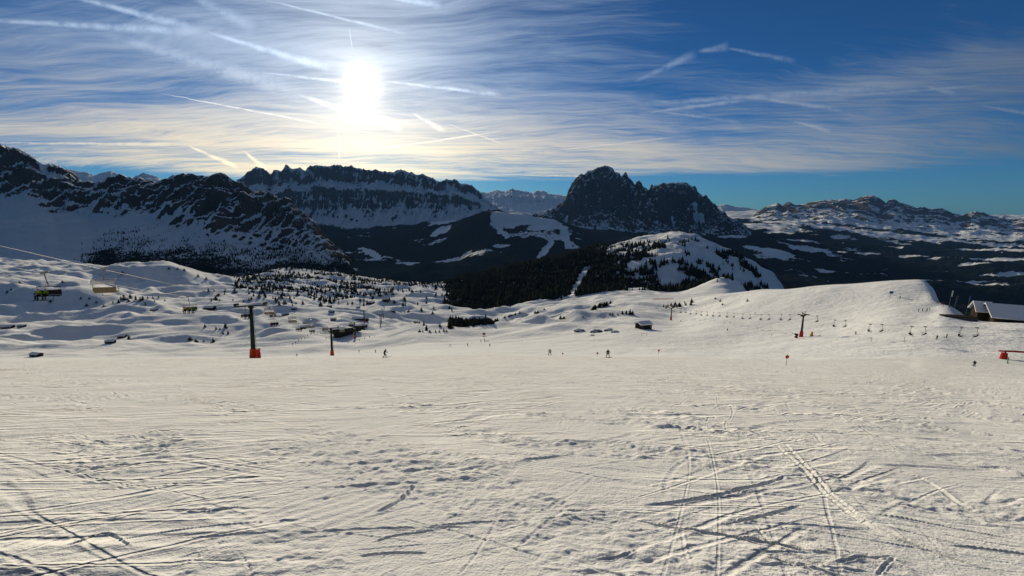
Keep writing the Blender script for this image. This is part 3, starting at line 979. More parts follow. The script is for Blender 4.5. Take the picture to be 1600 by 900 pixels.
SIGNBLUE = plain('sign_blue', (0.03, 0.09, 0.32), 0.6, 0.2)
WHITE = plain('white_paint', (0.75, 0.75, 0.75), 0.6, 0.2)
YELLOW = plain('yellow_paint', (0.55, 0.30, 0.03), 0.6, 0.2)
BLACK = plain('black_rubber', (0.015, 0.015, 0.016), 0.7, 0.1)
GLASSM = plain('window_glass', (0.02, 0.025, 0.03), 0.15, 0.5)
ROCKM = plain('boulder', (0.09, 0.08, 0.075), 0.95, 0.05, 0.4)
ROOFD = plain('dark_roofing', (0.02, 0.02, 0.022), 0.95, 0.0, 0.2)
CONCR = plain('concrete', (0.22, 0.21, 0.20), 0.9, 0.1, 0.2)
STONE = plain('stone_wall', (0.13, 0.12, 0.11), 0.9, 0.1, 0.3)


class MB:
    """collects boxes, tubes and lofts, then links them as one mesh object"""

    def __init__(self):
        self.v, self.f = [], []

    def add(self, vs, fs):
        o = len(self.v)
        self.v += [tuple(a) for a in vs]
        self.f += [tuple(i + o for i in q) for q in fs]
        return self

    def box(self, c, s, rz=0.0, rx=0.0, taper=1.0):
        R = Matrix.Rotation(rz, 3, 'Z') @ Matrix.Rotation(rx, 3, 'X')
        vs = []
        for k, (i, j, l) in enumerate([(-1, -1, -1), (1, -1, -1), (1, 1, -1), (-1, 1, -1), (-1, -1, 1), (1, -1, 1), (1, 1, 1), (-1, 1, 1)]):
            t = taper if l > 0 else 1.0
            vs.append(Vector(c) + R @ Vector((i * s[0] / 2 * t, j * s[1] / 2 * t, l * s[2] / 2)))
        return self.add(vs, [(0, 3, 2, 1), (4, 5, 6, 7), (0, 1, 5, 4), (1, 2, 6, 5), (2, 3, 7, 6), (3, 0, 4, 7)])

    def tube(self, pts, r, n=6, cap=True):
        pts = [Vector(p) for p in pts]
        rr = r if isinstance(r, (list, tuple)) else [r] * len(pts)
        vs, fs = [], []
        for i, p in enumerate(pts):
            d = (pts[min(i + 1, len(pts) - 1)] - pts[max(i - 1, 0)]).normalized()
            a = d.cross(Vector((0, 0, 1)))
            if a.length < 0.05:
                a = d.cross(Vector((1, 0, 0)))
            a.normalize()
            b = d.cross(a)
            for k in range(n):
                t = 2 * math.pi * k / n
                vs.append(p + rr[i] * (math.cos(t) * a + math.sin(t) * b))
        for i in range(len(pts) - 1):
            for k in range(n):
                fs.append((i * n + k, i * n + (k + 1) % n, (i + 1) * n + (k + 1) % n, (i + 1) * n + k))
        if cap:
            fs.append(tuple(range(n))[::-1])
            fs.append(tuple((len(pts) - 1) * n + k for k in range(n)))
        return self.add(vs, fs)

    def build(self, name, mat, parent=None, smooth=False):
        me = bpy.data.meshes.new(name)
        me.from_pydata(self.v, [], self.f)
        me.materials.append(mat)
        if smooth:
            me.polygons.foreach_set('use_smooth', [True] * len(me.polygons))
        bm = bmesh.new()
        bm.from_mesh(me)
        bmesh.ops.recalc_face_normals(bm, faces=bm.faces)
        bm.to_mesh(me)
        bm.free()
        me.update()
        ob = bpy.data.objects.new(name, me)
        COL.objects.link(ob)
        if parent is not None:
            ob.parent = parent
        return ob


def tag(o, label, cat, group=None):
    o['label'], o['category'] = label, cat
    if group:
        o['group'] = group
    elif 'group' in o:
        del o['group']
    return o


def empty(name, loc=(0, 0, 0), rz=0.0):
    o = bpy.data.objects.new(name, None)
    COL.objects.link(o)
    o.location = loc
    o.rotation_euler = (0, 0, rz)
    o.empty_display_size = 0.3
    return o


def copy_tree(o, parent=None):
    c = o.copy()
    COL.objects.link(c)
    if parent is not None:
        c.parent = parent
    for ch in list(o.children):
        copy_tree(ch, c)
    return c


# ---------------------------------------------------------------- woods
def tree_soup(name, P, H, mat, seed, tiers=2, sides=5, wide=0.23):
    """many small conifers as one mass: stacked ragged skirts of needles"""
    rng = np.random.RandomState(seed)
    n = len(P)
    V, Fc, off = [], [], 0
    ang = rng.rand(n) * 6.28
    W = H * wide * rng.uniform(0.75, 1.3, n)
    for t in range(tiers):
        z0 = t / tiers * 0.75 + 0.04
        z1 = min(1.0, z0 + 0.62) if t < tiers - 1 else 1.0
        r = W * (1 - 0.55 * t / max(1, tiers - 1) * (tiers > 1))
        ring = []
        for k in range(sides):
            a = ang + 6.283 * k / sides + t
            rk = r * rng.uniform(0.7, 1.25, n)
            ring.append(np.stack([P[:, 0] + rk * np.cos(a), P[:, 1] + rk * np.sin(a), P[:, 2] + H * (z0 + rng.uniform(-.03, .03, n))], -1))
        tip = np.stack([P[:, 0] + rng.normal(0, .02, n) * H, P[:, 1], P[:, 2] + H * z1], -1)
        vs = np.stack(ring + [tip], 1)                      # n, sides+1, 3
        V.append(vs.reshape(-1, 3))
        b = off + np.arange(n)[:, None] * (sides + 1)
        for k in range(sides):
            Fc.append(np.concatenate([b + k, b + (k + 1) % sides, b + sides], 1))
        off += n * (sides + 1)
    V = np.concatenate(V).astype(np.float32)
    Fc = np.concatenate(Fc).astype(np.int32)
    me = bpy.data.meshes.new(name)
    me.vertices.add(len(V))
    me.vertices.foreach_set('co', V.ravel())
    me.loops.add(len(Fc) * 3)
    me.loops.foreach_set('vertex_index', Fc.ravel())
    me.polygons.add(len(Fc))
    me.polygons.foreach_set('loop_start', np.arange(0, len(Fc) * 3, 3, dtype=np.int32))
    me.update(calc_edges=True)
    me.materials.append(mat)
    o = bpy.data.objects.new(name, me)
    COL.objects.link(o)
    o['kind'] = 'stuff'
    return o


def scatter(n, px0, px1, f0, f1, dens, seed):
    rng = np.random.RandomState(seed)
    s0, s1 = fan(px0, 450)[0], fan(px1, 450)[0]
    f = np.sqrt(rng.uniform(f0 * f0, f1 * f1, n))
    s = rng.uniform(s0, s1, n)
    x = s * f
    h = ground_h(x, f)
    T = (h - EYE) / f
    yv = np.tan(np.arctan(T) + PITCH)
    py = 450 - FPX * yv
    px = 800 + FPX * s * (CP + yv * SP)
    k = rng.rand(n) < dens(px, py, x, f)
    return np.stack([x, f, h], -1)[k]


def woods():
    rng = np.random.RandomState(3)

    # wooded hill in the middle
    def hill(px, py, x, f):
        n = fbm(x / 130, f / 90, 4, 201, 0.6)
        n2 = fbm(x / 45, f / 60, 2, 205, 0.6)
        left = sstep(px, 690, 725) * sstep(px, 985, 935)
        edge = np.interp(px, [690, 720, 780, 850, 890, 930, 1000], [484, 486, 480, 474, 462, 466, 470])
        d = left * sstep(py, edge + 3, edge - 4)
        # lane that runs down the wood
        lane_ = np.abs(px - np.interp(py, [405, 440, 462], [925, 905, 893]))
        d = d * np.clip(sstep(lane_, 4, 9) + sstep(py, 420, 408), 0, 1)
        d = d * np.where(py < np.interp(px, [880, 940, 985], [398, 398, 402]), sstep(px, 960, 900), 1)
        face = sstep(px, 940, 985) * sstep(py, 372, 396) * sstep(py, 470, 455)
        strip = 0.55 * sstep(n + 0.35 * n2 - 0.0016 * (px - 1000), 0.05, 0.40)
        clump = face * strip * sstep(px, 1225, 1150)
        rib = sstep(np.abs(px - 1085 - (440 - py) * 0.9), 30, 8) * sstep(py, 392, 402) * 0.35 * sstep(n, -0.2, 0.2)
        return np.clip(0.8 * d + clump + face * rib, 0, 0.85)
    P = scatter(60000, 660, 1240, 900, 1800, hill, 1)
    H = rng.uniform(8, 17, len(P)) * (0.75 + 0.5 * rng.rand(len(P)))
    tree_soup('conifer_wood', P, H, NEEDLE, 2, wide=0.28)
    na = len(P)

    # woods along the rim of the alp
    def rim(px, py, x, f):
        n = fbm(x / 120, f / 70, 4, 211, 0.6)
        top = np.interp(px, [300, 360, 420, 500, 560, 640, 720], [447, 440, 436, 446, 452, 446, 440])
        bot = np.interp(px, [330, 400, 450, 520, 600, 660, 720], [446, 456, 468, 476, 462, 455, 452])
        d = sstep(py, bot + 3, bot - 4) * sstep(px, 345, 385) * sstep(px, 715, 690)
        lit = np.exp(-(((px - 482) / 26) ** 2 + ((py - 426) / 5) ** 2)) + np.exp(-(((px - 660) / 24) ** 2 + ((py - 452) / 5) ** 2))
        return np.clip(d * sstep(n, -0.18, 0.18) * (1 - lit) * 0.46, 0, 0.8)
    P = scatter(24000, 330, 720, 880, 1900, rim, 5)
    H = rng.uniform(5, 11, len(P))
    tree_soup('conifer_wood', P, H, NEEDLE, 6, wide=0.32)
    nb = len(P)
    # trees on the foot of the wall
    X, F, Z, wd, rk = WALL
    w = np.maximum(wd * sstep(rk, 0.6, 0.3), 0).ravel()
    w = w * (0.25 + sstep(fbm(X / 120, F / 120, 3, 221), -0.2, 0.4).ravel())
    k = rng.choice(len(w), 9000, p=w / w.sum())
    P = np.stack([X.ravel()[k] + rng.normal(0, 3, len(k)), F.ravel()[k] + rng.normal(0, 3, len(k)), Z.ravel()[k] - 1.0], -1)
    P = P[(P[:, 0] / P[:, 1] > -1.2)]
    tree_soup('conifer_wood', P, rng.uniform(7, 14, len(P)), NEEDLE, 9, tiers=2, sides=4)
    # undergrowth that fills the dark thicket in the middle
    def thick(px, py, x, f):
        u = np.clip((px - 700) / 75, 0, 1)
        return sstep(px, 700, 704) * sstep(px, 778, 772) * sstep(py, 498 + 5 * u, 500 + 5 * u) * sstep(py, 514 - 7 * u, 512 - 7 * u) * (f < 900) * 0.9
    P = scatter(9000, 690, 790, 380, 900, thick, 15)
    P = P[:500]
    tree_soup('conifer_thicket', P, rng.uniform(3.5, 8, len(P)), NEEDLE, 16, tiers=3, sides=6, wide=0.38)


woods()


# ---------------------------------------------------------------- single conifers
def conifer_proto(seed, H=1.0, wide=0.22, skirts=7, arms=9):
    rng = random.Random(seed)
    t = empty('conifer_tree')
    MB().tube([(0, 0, -0.05), (0, 0, 0.5), (0.005, 0, 0.97)], [0.022, 0.014, 0.003], 6).build('trunk', BARK, t)
    m = MB()
    for i in range(skirts):
        u = i / (skirts - 1)
        z = 0.08 + 0.84 * u
        R = wide * (1 - u) ** 0.8 + 0.018
        for k in range(arms):
            a = 6.283 * (k + rng.random() * .8) / arms + i
            r = R * rng.uniform(0.6, 1.2)
            dz = rng.uniform(-.03, .03)
            w = 0.42 * r + 0.012
            ca, sa = math.cos(a), math.sin(a)
            top = Vector((0, 0, z + 0.11 + dz))
            tip = Vector((ca * r, sa * r, z - 0.05 + dz))
            l = Vector((ca * r * .62 - sa * w, sa * r * .62 + ca * w, z - 0.015 + dz))
            q = Vector((ca * r * .62 + sa * w, sa * r * .62 - ca * w, z - 0.015 + dz))
            b = Vector((ca * r * .5, sa * r * .5, z - 0.06 + dz))
            m.add([top, l, tip, q, b], [(0, 1, 2), (0, 2, 3), (1, 4, 2), (2, 4, 3)])
    m.build('crown', NEEDLE, t)
    return t


PROTO_TREES = [conifer_proto(1, wide=.30), conifer_proto(2, wide=.42, skirts=6), conifer_proto(3, wide=.58, skirts=5, arms=10)]
_used_proto = set()


def plant(px, f, h, label, group, kind=None, rng=random.Random(8)):
    k = kind if kind is not None else rng.choice([0, 0, 1, 2])
    src = PROTO_TREES[k]
    if k in _used_proto:
        o = copy_tree(src)
    else:
        o = src
        _used_proto.add(k)
    o.location = spot(px, f, -0.02 * h)
    o.rotation_euler = (0, 0, rng.random() * 6.28)
    o.scale = (h, h, h * rng.uniform(0.9, 1.15))
    tag(o, label, 'tree', group)
    return o


def row_to_f(px, py, lo=120, hi=1900):
    """distance at which the ground along a bearing shows at photo row py (nearest visible)"""
    s, T = fan(px, py)
    f = np.exp(np.linspace(math.log(lo), math.log(hi), 1500))
    d = ground_h(s * f, f) - (EYE + T * f)
    k = np.nonzero((d[:-1] < 0) & (d[1:] >= 0))[0]
    return float(f[k[0]]) if len(k) else float(f[np.argmax(d)])


ORD = lambda n: '%d%s' % (n, 'th' if 10 <= n % 100 <= 20 else {1: 'st', 2: 'nd', 3: 'rd'}.get(n % 10, 'th'))
TREES = {}


def tree_at(px, py, hpx, label, group, kind=None):
    TREES.setdefault((label, group), []).append((px, py, hpx, kind))


def grow_trees():
    for (label, group), lst in TREES.items():
        lst.sort(key=lambda a: a[0])
        for i, (px, py, hpx, kind) in enumerate(lst):
            f = row_to_f(px, py)
            plant(px, f, max(1.2, hpx * f / FPX), label + (', %s from left' % ORD(i + 1) if len(lst) > 1 else ''), group, kind)


def single_trees():
    # line of conifers on the crest of the shaded bank
    for px, py, h in [(190, 473, 8), (194, 467, 6), (199, 468, 10), (205, 471, 6), (209, 467, 8), (217, 468, 8), (224, 470, 7), (228, 468, 8), (236, 467, 5), (244, 467, 5), (253, 466, 4), (181, 474, 5),
                      (246, 473, 4), (262, 472, 4), (231, 477, 5)]:
        tree_at(px, py, h, 'small conifer in the row on the shaded left snowbank', 'row of conifers on the left snowbank')
    for px, py, h in [(139, 478, 5), (84, 472, 5), (20, 455, 5), (27, 452, 4), (108, 443, 4), (203, 428, 6), (132, 466, 4), (166, 479, 4), (145, 468, 4), (42, 445, 5), (155, 474, 4), (275, 423, 4), (288, 425, 4), (298, 428, 5), (318, 436, 5), (330, 440, 5)]:
        tree_at(px, py, h, 'tiny dark bush on the shaded snow at far left', 'bushes on the left shaded snow faces', 2)
    tree_at(197, 531, 9, 'lone rounded dark conifer on sunlit snow beside a low shed at left', None, 1)
    for px, py, h in [(293, 532, 8), (302, 533, 7), (314, 533, 3), (329, 536, 8)]:
        tree_at(px, py, h, 'rounded bush in the loose row left of the near pylon', 'bushes left of the near pylon', 2)
    for px, py, h in [(351, 512, 9), (336, 514, 5), (342, 514, 4), (346, 521, 5), (354, 521, 6), (319, 511, 6)]:
        tree_at(px, py, h, 'dark bush on a lit hump beside the near mast', 'bushes on the hump by the near mast', 1)
    rng = random.Random(77)
    for i in range(40):
        px = rng.uniform(330, 470)
        py = 455 + 16 * rng.random() + (px - 330) * 0.03
        tree_at(px, py, rng.uniform(4, 8), 'dark conifer in the belt behind the near pylon head', 'conifers behind the near pylon head')
    for i in range(26):
        px = rng.uniform(430, 610)
        py = 462 + 16 * rng.random()
        tree_at(px, py, rng.uniform(4, 8), 'dark conifer fringing the rim wood above the sheds', 'conifers fringing the rim wood')
    for i in range(28):
        px = rng.uniform(615, 715)
        py = 448 + 42 * rng.random()
        tree_at(px, py, rng.uniform(4, 7), 'scattered conifer on lit snow left of the wooded hill', 'scattered conifers left of the wooded hill')
    # the dark thicket in the middle
    for i in range(64):
        u = rng.random()
        px = 700 + 72 * u
        top = 499 + 5 * u
        bot = 513 - 7 * u
        tree_at(px, top + (bot - top) * rng.random(), rng.uniform(7, 13) * (1 - .45 * u), 'dark conifer in the dense wedge-shaped middle thicket', 'thicket above the middle piste', rng.choice([0, 1, 1, 2]))
    for px, py, h in [(662, 509, 9), (666, 516, 11), (655, 505, 5), (648, 505, 5), (687, 510, 6), (655, 519, 6), (660, 519, 5), (671, 519, 5), (680, 519, 5), (686, 519, 5), (693, 518, 7), (697, 518, 5)]:
        tree_at(px, py, h, 'dark conifer at the brow left of the thicket', 'conifers at the brow left of the thicket')
    tree_at(759, 498, 8, 'tall dark conifer standing on the snow crest above the thicket', None, 0)
    for i in range(22):
        px = rng.uniform(924, 956)
        tree_at(px, 483 - (px - 924) * 0.28 + rng.uniform(-2, 2), rng.uniform(4, 8), 'dark conifer in the oval thicket by the winding piste', 'oval thicket by the winding piste', 2)
    for i in range(12):
        px = rng.uniform(786, 812)
        tree_at(px, 497 - (px - 786) * 0.30, rng.uniform(2, 4), 'low bush on the diagonal scrub line right of the thicket', 'diagonal scrub line', 2)
    for i in range(18):
        px = rng.uniform(1033, 1080)
        tree_at(px, 482 - (px - 1033) * 0.18 + rng.uniform(-2, 3), rng.uniform(4, 8), 'dark conifer in the clump behind the far right pylon', 'clump behind the far lift pylon')
    for px, py, h in [(953, 492, 5), (957, 492, 5), (965, 492, 4), (972, 490, 6), (978, 490, 6), (984, 491, 9), (988, 491, 7)]:
        tree_at(px, py, h, 'dark conifer in the loose group above the hut', 'conifers above the snow-roofed hut', 1)
    for px, py, h in [(1115, 468, 4), (1123, 472, 5), (1127, 477, 4), (1165, 472, 5)]:
        tree_at(px, py, h, 'single dark bush on the open white shoulder right of the hut', 'bushes on the white shoulder', 2)
    for px, py, h in [(876, 498, 7), (881, 498, 6), (840, 489, 6), (836, 489, 5), (850, 484, 4), (911, 496, 4)]:
        tree_at(px, py, h, 'dark bush on the snowy humps below the wooded hill', 'bushes on the middle humps', 2)
    for i in range(14):
        px = rng.uniform(1010, 1130)
        py = 440 - (px - 1060) * 0.10 + rng.uniform(-5, 8)
        tree_at(px, py, rng.uniform(3.5, 6), 'small conifer on the lit spur right of the wooded hill', 'conifers on the lit spur')


single_trees()
grow_trees()
# ---------------------------------------------------------------- lift pylons
def pylon_proto(H, arm, foot_mat, foot_h, foot_r, frame, r0=0.62, r1=0.30):
    t = empty('lift_pylon')
    MB().tube([(0, 0, -1.5), (0, 0, H)], [r0, r1], 12).build('mast', MASTG, t, True)
    MB().tube([(0, 0, -1.2), (0, 0, 0.2), (0, 0, foot_h)], [foot_r * 1.04, foot_r, foot_r * 0.80], 10).build('padding', foot_mat, t)
    MB().box((0, 0, H + 0.12), (arm * 2 + 1.0, 0.42, 0.36)).box((0, 0, H - 0.25), (1.2, 0.5, 0.5)).build('crossarm', MASTG, t)
    for sd in (-1, 1):
        m = MB()
        m.box((sd * arm, 0, H + 0.45), (0.16, 3.6, 0.22))
        w = m.build('sheave_train', DARKST, t)
        for k in range(6):
            y = -1.6 + k * 0.64
            MB().tube([(sd * arm - .09, y, H + .62), (sd * arm + .09, y, H + .62)], 0.26, 8).build('sheave', BLACK, w)
    if frame:
        for sd in (-1, 1):
            MB().tube([(sd * 0.5, 0, H + .2), (sd * 1.35, 0, H + 1.9)], 0.10, 5).tube([(sd * 1.7, 0, H + 1.9), (sd * .3, 0, H + 1.9)], 0.09, 5) \
                .build('lifting_frame', MASTG, t)
    lad = MB()
    for sd in (-1, 1):
        lad.tube([(r0 + .12, sd * .2, foot_h), (r1 + .12, sd * .2, H)], 0.03, 4)
    k = foot_h + .3
    while k < H:
        xx = r0 + .12 + (r1 - r0) * (k - foot_h) / (H - foot_h)
        lad.tube([(xx, -.2, k), (xx, .2, k)], 0.025, 4)
        k += 0.6
    lad.build('ladder', STEEL, t)
    return t


LEFT_P = [spot(390, 112), spot(515, 215), spot(553, 375), spot(569, 470)]
LEFT_H, LEFT_ARM = 13.6, 3.4
Ldir = (LEFT_P[2] - LEFT_P[0]).to_2d().normalized()
L_RZ = math.atan2(Ldir.y, Ldir.x) - math.pi / 2
L_TILT = -0.16
L_TOP = Matrix.Rotation(L_RZ, 3, 'Z') @ Matrix.Rotation(L_TILT, 3, 'X') @ Vector((0, 0, LEFT_H + .9))
big = pylon_proto(LEFT_H, LEFT_ARM, ORANGE, 2.5, 0.98, False, 0.64, 0.38)
snow_heap = MB()
lab = ['tall dark lift pylon with big orange padded foot, nearest at left', 'second dark lift pylon downhill with orange padded foot',
       'third lift pylon in front of the dark lower station', 'fourth lift pylon behind the lower station, smallest of its line']
for i, p in enumerate(LEFT_P):
    o = big if i == 0 else copy_tree(big)
    o.location = p
    o.rotation_euler = (L_TILT, 0, L_RZ)
    tag(o, lab[i], 'lift pylon', 'pylons of the left chairlift')
# the padded red box bolted to the near foot
rb = empty('snow_cannon', LEFT_P[0] + Vector((1.75, -0.4, 0.1)), 0.4)
MB().box((0, 0, .9), (.7, .7, 1.5)).build('housing', REDP, rb)
MB().tube([(0, -.6, 2.1), (0, .6, 2.25)], .42, 8).build('barrel', REDP, rb)
MB().tube([(0, 0, 1.6), (0, 0, 2.1)], .12, 6).build('post', DARKST, rb)
tag(rb, 'red snow cannon standing against the orange foot of the near pylon', 'snow cannon')

RX = 147.0
RIGHT_P = [Vector((RX, 220, float(ground_h(RX, 220)))), Vector((146.0, 400, float(ground_h(146.0, 400))))]
RIGHT_ARM = 1.9
small = pylon_proto(11.0, RIGHT_ARM, REDP, 3.0, 0.95, True, 0.55, 0.34)
for i, p in enumerate(RIGHT_P):
    o = small if i == 0 else copy_tree(small)
    o.location = p
    o.rotation_euler = (0, 0, 0.5 if i == 0 else 0.3)
    tag(o, ['dark lift pylon with red foot and lifting frames on the right-hand piste', 'far dark lift pylon with red foot right of the snow-roofed hut'][i],
        'lift pylon', 'pylons of the right chairlift')


# ropes: one mesh per strand
def rope(name, pts, label, group, r=0.030):
    q = []
    for a, b in zip(pts[:-1], pts[1:]):
        L = (b - a).length
        for k in range(8):
            u = k / 8
            q.append(a.lerp(b, u) - Vector((0, 0, 0.010 * L * 4 * u * (1 - u))))
    q.append(pts[-1])
    o = MB().tube(q, r, 5).build(name, STEEL)
    tag(o, label, 'rope', group)
    return q


L_perp = Vector((-Ldir.y, Ldir.x, 0))      # points left of travel downhill (towards the wall)
up0 = LEFT_P[0] + L_TOP
near_top = Vector((-53.4, 52, EYE - 5.2))
d0 = (near_top - up0)
L_LINE = [up0 + d0 * 2.6, up0] + [p + L_TOP for p in LEFT_P[1:]] + [spot(545, 500, 6.0)]
STR = {}
for nm, sd in (('left', 1), ('right', -1)):
    STR[nm] = rope('haul_rope', [p + L_perp * sd * LEFT_ARM for p in L_LINE],
                   'steel rope of the left chairlift, strand nearer the ' + ('mountain wall' if sd > 0 else 'piste') + ', carrying ' + ('loaded' if sd > 0 else 'empty') + ' chairs',
                   'ropes of the left chairlift', 0.014)
RZ_ = [(118, -31.6), (140, -36.2), (176, -44.6), (220, None), (300, -69.0), (400, None), (470, None)]
R_LINE = []
for f, z in RZ_:
    if z is None:
        if f == 220:
            z = RIGHT_P[0].z + 11.8
        elif f == 400:
            z = RIGHT_P[1].z + 11.8
        else:
            z = RIGHT_P[1].z + 5.0
    R_LINE.append(Vector((RX - 0.2 * (f > 400), f, z)))
for nm, sd in (('rleft', -1), ('rright', 1)):
    STR[nm] = rope('haul_rope', [p + Vector((sd * RIGHT_ARM, 0, 0)) for p in R_LINE], 'thin rope of the right chairlift on its ' + ('left' if sd < 0 else 'right') + ' side',
                   'ropes of the right chairlift', 0.022)


def on_rope(q, f):
    for a, b in zip(q[:-1], q[1:]):
        lo, hi = min(a.y, b.y), max(a.y, b.y)
        if lo <= f <= hi:
            return a.lerp(b, (f - a.y) / (b.y - a.y))
    return q[-1]


# ---------------------------------------------------------------- chairs
HANG = 2.9


def chair_proto(W, bubble, seat_mat, frame_mat, slats=5):
    """hangs from its origin; faces +y"""
    t = empty('lift_chair')
    MB().box((0, 0, 0.05), (.30, .85, .30)).box((0, .45, 0.1), (.2, .25, .2)).build('grip', STEEL, t)
    MB().tube([(0, 0, 0), (0, -.12, -.9), (0, -.32, -1.45), (0, -.30, -1.75)], 0.055, 6).build('hanger', frame_mat, t)
    fr = MB().tube([(-W / 2, -.30, -1.75), (W / 2, -.30, -1.75)], 0.05, 5)
    for sd in (-1, 1):
        fr.tube([(sd * W / 2, -.30, -1.75), (sd * W / 2, -.36, -HANG + .35), (sd * W / 2, -.20, -HANG), (sd * W / 2, .45, -HANG)], 0.04, 5)
    fr.build('frame', frame_mat, t)
    n = slats
    w = W / n
    for k in range(n):
        x = -W / 2 + w * (k + .5)
        MB().box((x, .12, -HANG + .05), (w * .9, .52, .10), 0, 0.06).build('seat', seat_mat, t)
        MB().box((x, -.28, -HANG + .42), (w * .9, .09, .60), 0, 0.12).build('backrest', seat_mat, t)
    bar = MB()
    for sd in (-1, 1):
        bar.tube([(sd * W / 2 * .9, -.3, -HANG + .85), (sd * W / 2 * .9, .55, -HANG + .45), (sd * W / 2 * .6, .6, -HANG - .45)], 0.03, 4)
    bar.tube([(-W / 2 * .9, .55, -HANG + .45), (W / 2 * .9, .55, -HANG + .45)], 0.03, 4)
    bar.tube([(-W / 2 * .75, .6, -HANG - .45), (W / 2 * .75, .6, -HANG - .45)], 0.03, 4)
    bar.build('safety_bar', frame_mat, t)
    if bubble:
        vs, fs = [], []
        nu = 8
        for k in range(nu + 1):
            a = math.radians(-10 + 100 * k / nu)
            for x in (-W / 2 - .05, W / 2 + .05):
                vs.append((x, -.45 - .62 * math.sin(a) * .9 + .35, -HANG + 1.15 + .62 * math.cos(a)))
                vs.append((x, -.45 - .58 * math.sin(a) * .9 + .35, -HANG + 1.13 + .58 * math.cos(a)))
        for k in range(nu):
            o = k * 4
            fs += [(o, o + 2, o + 6, o + 4), (o + 1, o + 5, o + 7, o + 3), (o, o + 4, o + 5, o + 1), (o + 2, o + 3, o + 7, o + 6)]
        MB().add(vs, fs).build('bubble_canopy', BUBBLE, t, True)
    return t


BUBBLE = plain('frosted_bubble', (0.62, 0.64, 0.66), 0.5, 0.1)
BUBBLE.node_tree.nodes['Principled BSDF'].inputs['Alpha'].default_value = 0.55
SEATD = plain('dark_seat', (0.02, 0.02, 0.022), 0.8, 0.1)
SEATT = plain('tan_seat', (0.17, 0.135, 0.085), 0.8, 0.1, 0.1)
chair_bub = chair_proto(2.4, True, SEATT, STEEL)
chair_up = chair_proto(2.4, False, SEATD, DARKST)
chair_old = chair_proto(1.75, False, SEATD, DARKST, 3)
_seen = set()


def hang(src, pos, rz, label, group):
    if id(src) in _seen:
        o = copy_tree(src)
    else:
        o = src
        _seen.add(id(src))
    o.location = pos
    o.rotation_euler = (0, 0, rz)
    tag(o, label, 'lift chair', group)
    return o


UP_RZ = L_RZ + math.pi
LOADED = []
G1 = 'chairs of the left chairlift'
for f, lb, n in [(54.5, 'near loaded chair with dark seat at the far left, two green-clad riders', 2), (89, 'loaded chair left of the near pylon carrying three riders', 3),
                 (119, 'loaded chair just left of the near pylon mast with two riders', 2), (142, 'loaded chair right of the near mast, first below it, three riders', 3),
                 (171, 'loaded chair midway between near and second pylon', 2), (192, 'loaded chair just uphill of the second pylon', 2), (243, 'loaded chair just past the second pylon above the station', 2)]:
    p = on_rope(STR['left'], f)
    LOADED.append((hang(chair_up, p, UP_RZ, lb, G1), n, p))
for f, lb in [(55, 'near empty chair with raised white bubble and tan seat at left'), (118, 'empty bubble chair just right of the near pylon mast'), (139, 'empty bubble chair, first below the near mast on the piste side'),
              (163, 'empty bubble chair midway to the second pylon'), (187, 'empty bubble chair right before the second pylon'), (236, 'empty bubble chair right after the second pylon')]:
    hang(chair_bub, on_rope(STR['right'], f), L_RZ, lb, G1)

ordn = ['first', 'second', 'third', 'fourth', 'fifth', 'sixth', 'seventh', 'eighth', 'ninth', 'tenth', 'eleventh', 'twelfth', 'thirteenth']
right_px = [1516, 1436, 1369, 1312, 1268, 1226, 1194, 1165, 1140, 1118, 1099, 1082, 1066]
RIGHT_RIDER = None
for i, px in enumerate(right_px):
    f = RX / fan(px, 512)[0]
    for sd in (-1, 1):
        if px == 1268 and sd < 0:
            continue
        p = on_rope(STR['rleft' if sd < 0 else 'rright'], f + (0.8 if sd < 0 else -0.4))
        o = hang(chair_old, p, (math.pi if sd < 0 else 0) + 0.55, ('dark' if sd < 0 else 'empty') + ' chair on the ' + ('left' if sd < 0 else 'right') + ' strand of the right chairlift, ' + ordn[i] + ' from the right edge',
                 'chairs of the right chairlift')
        if i == 1 and sd < 0:
            RIGHT_RIDER = p


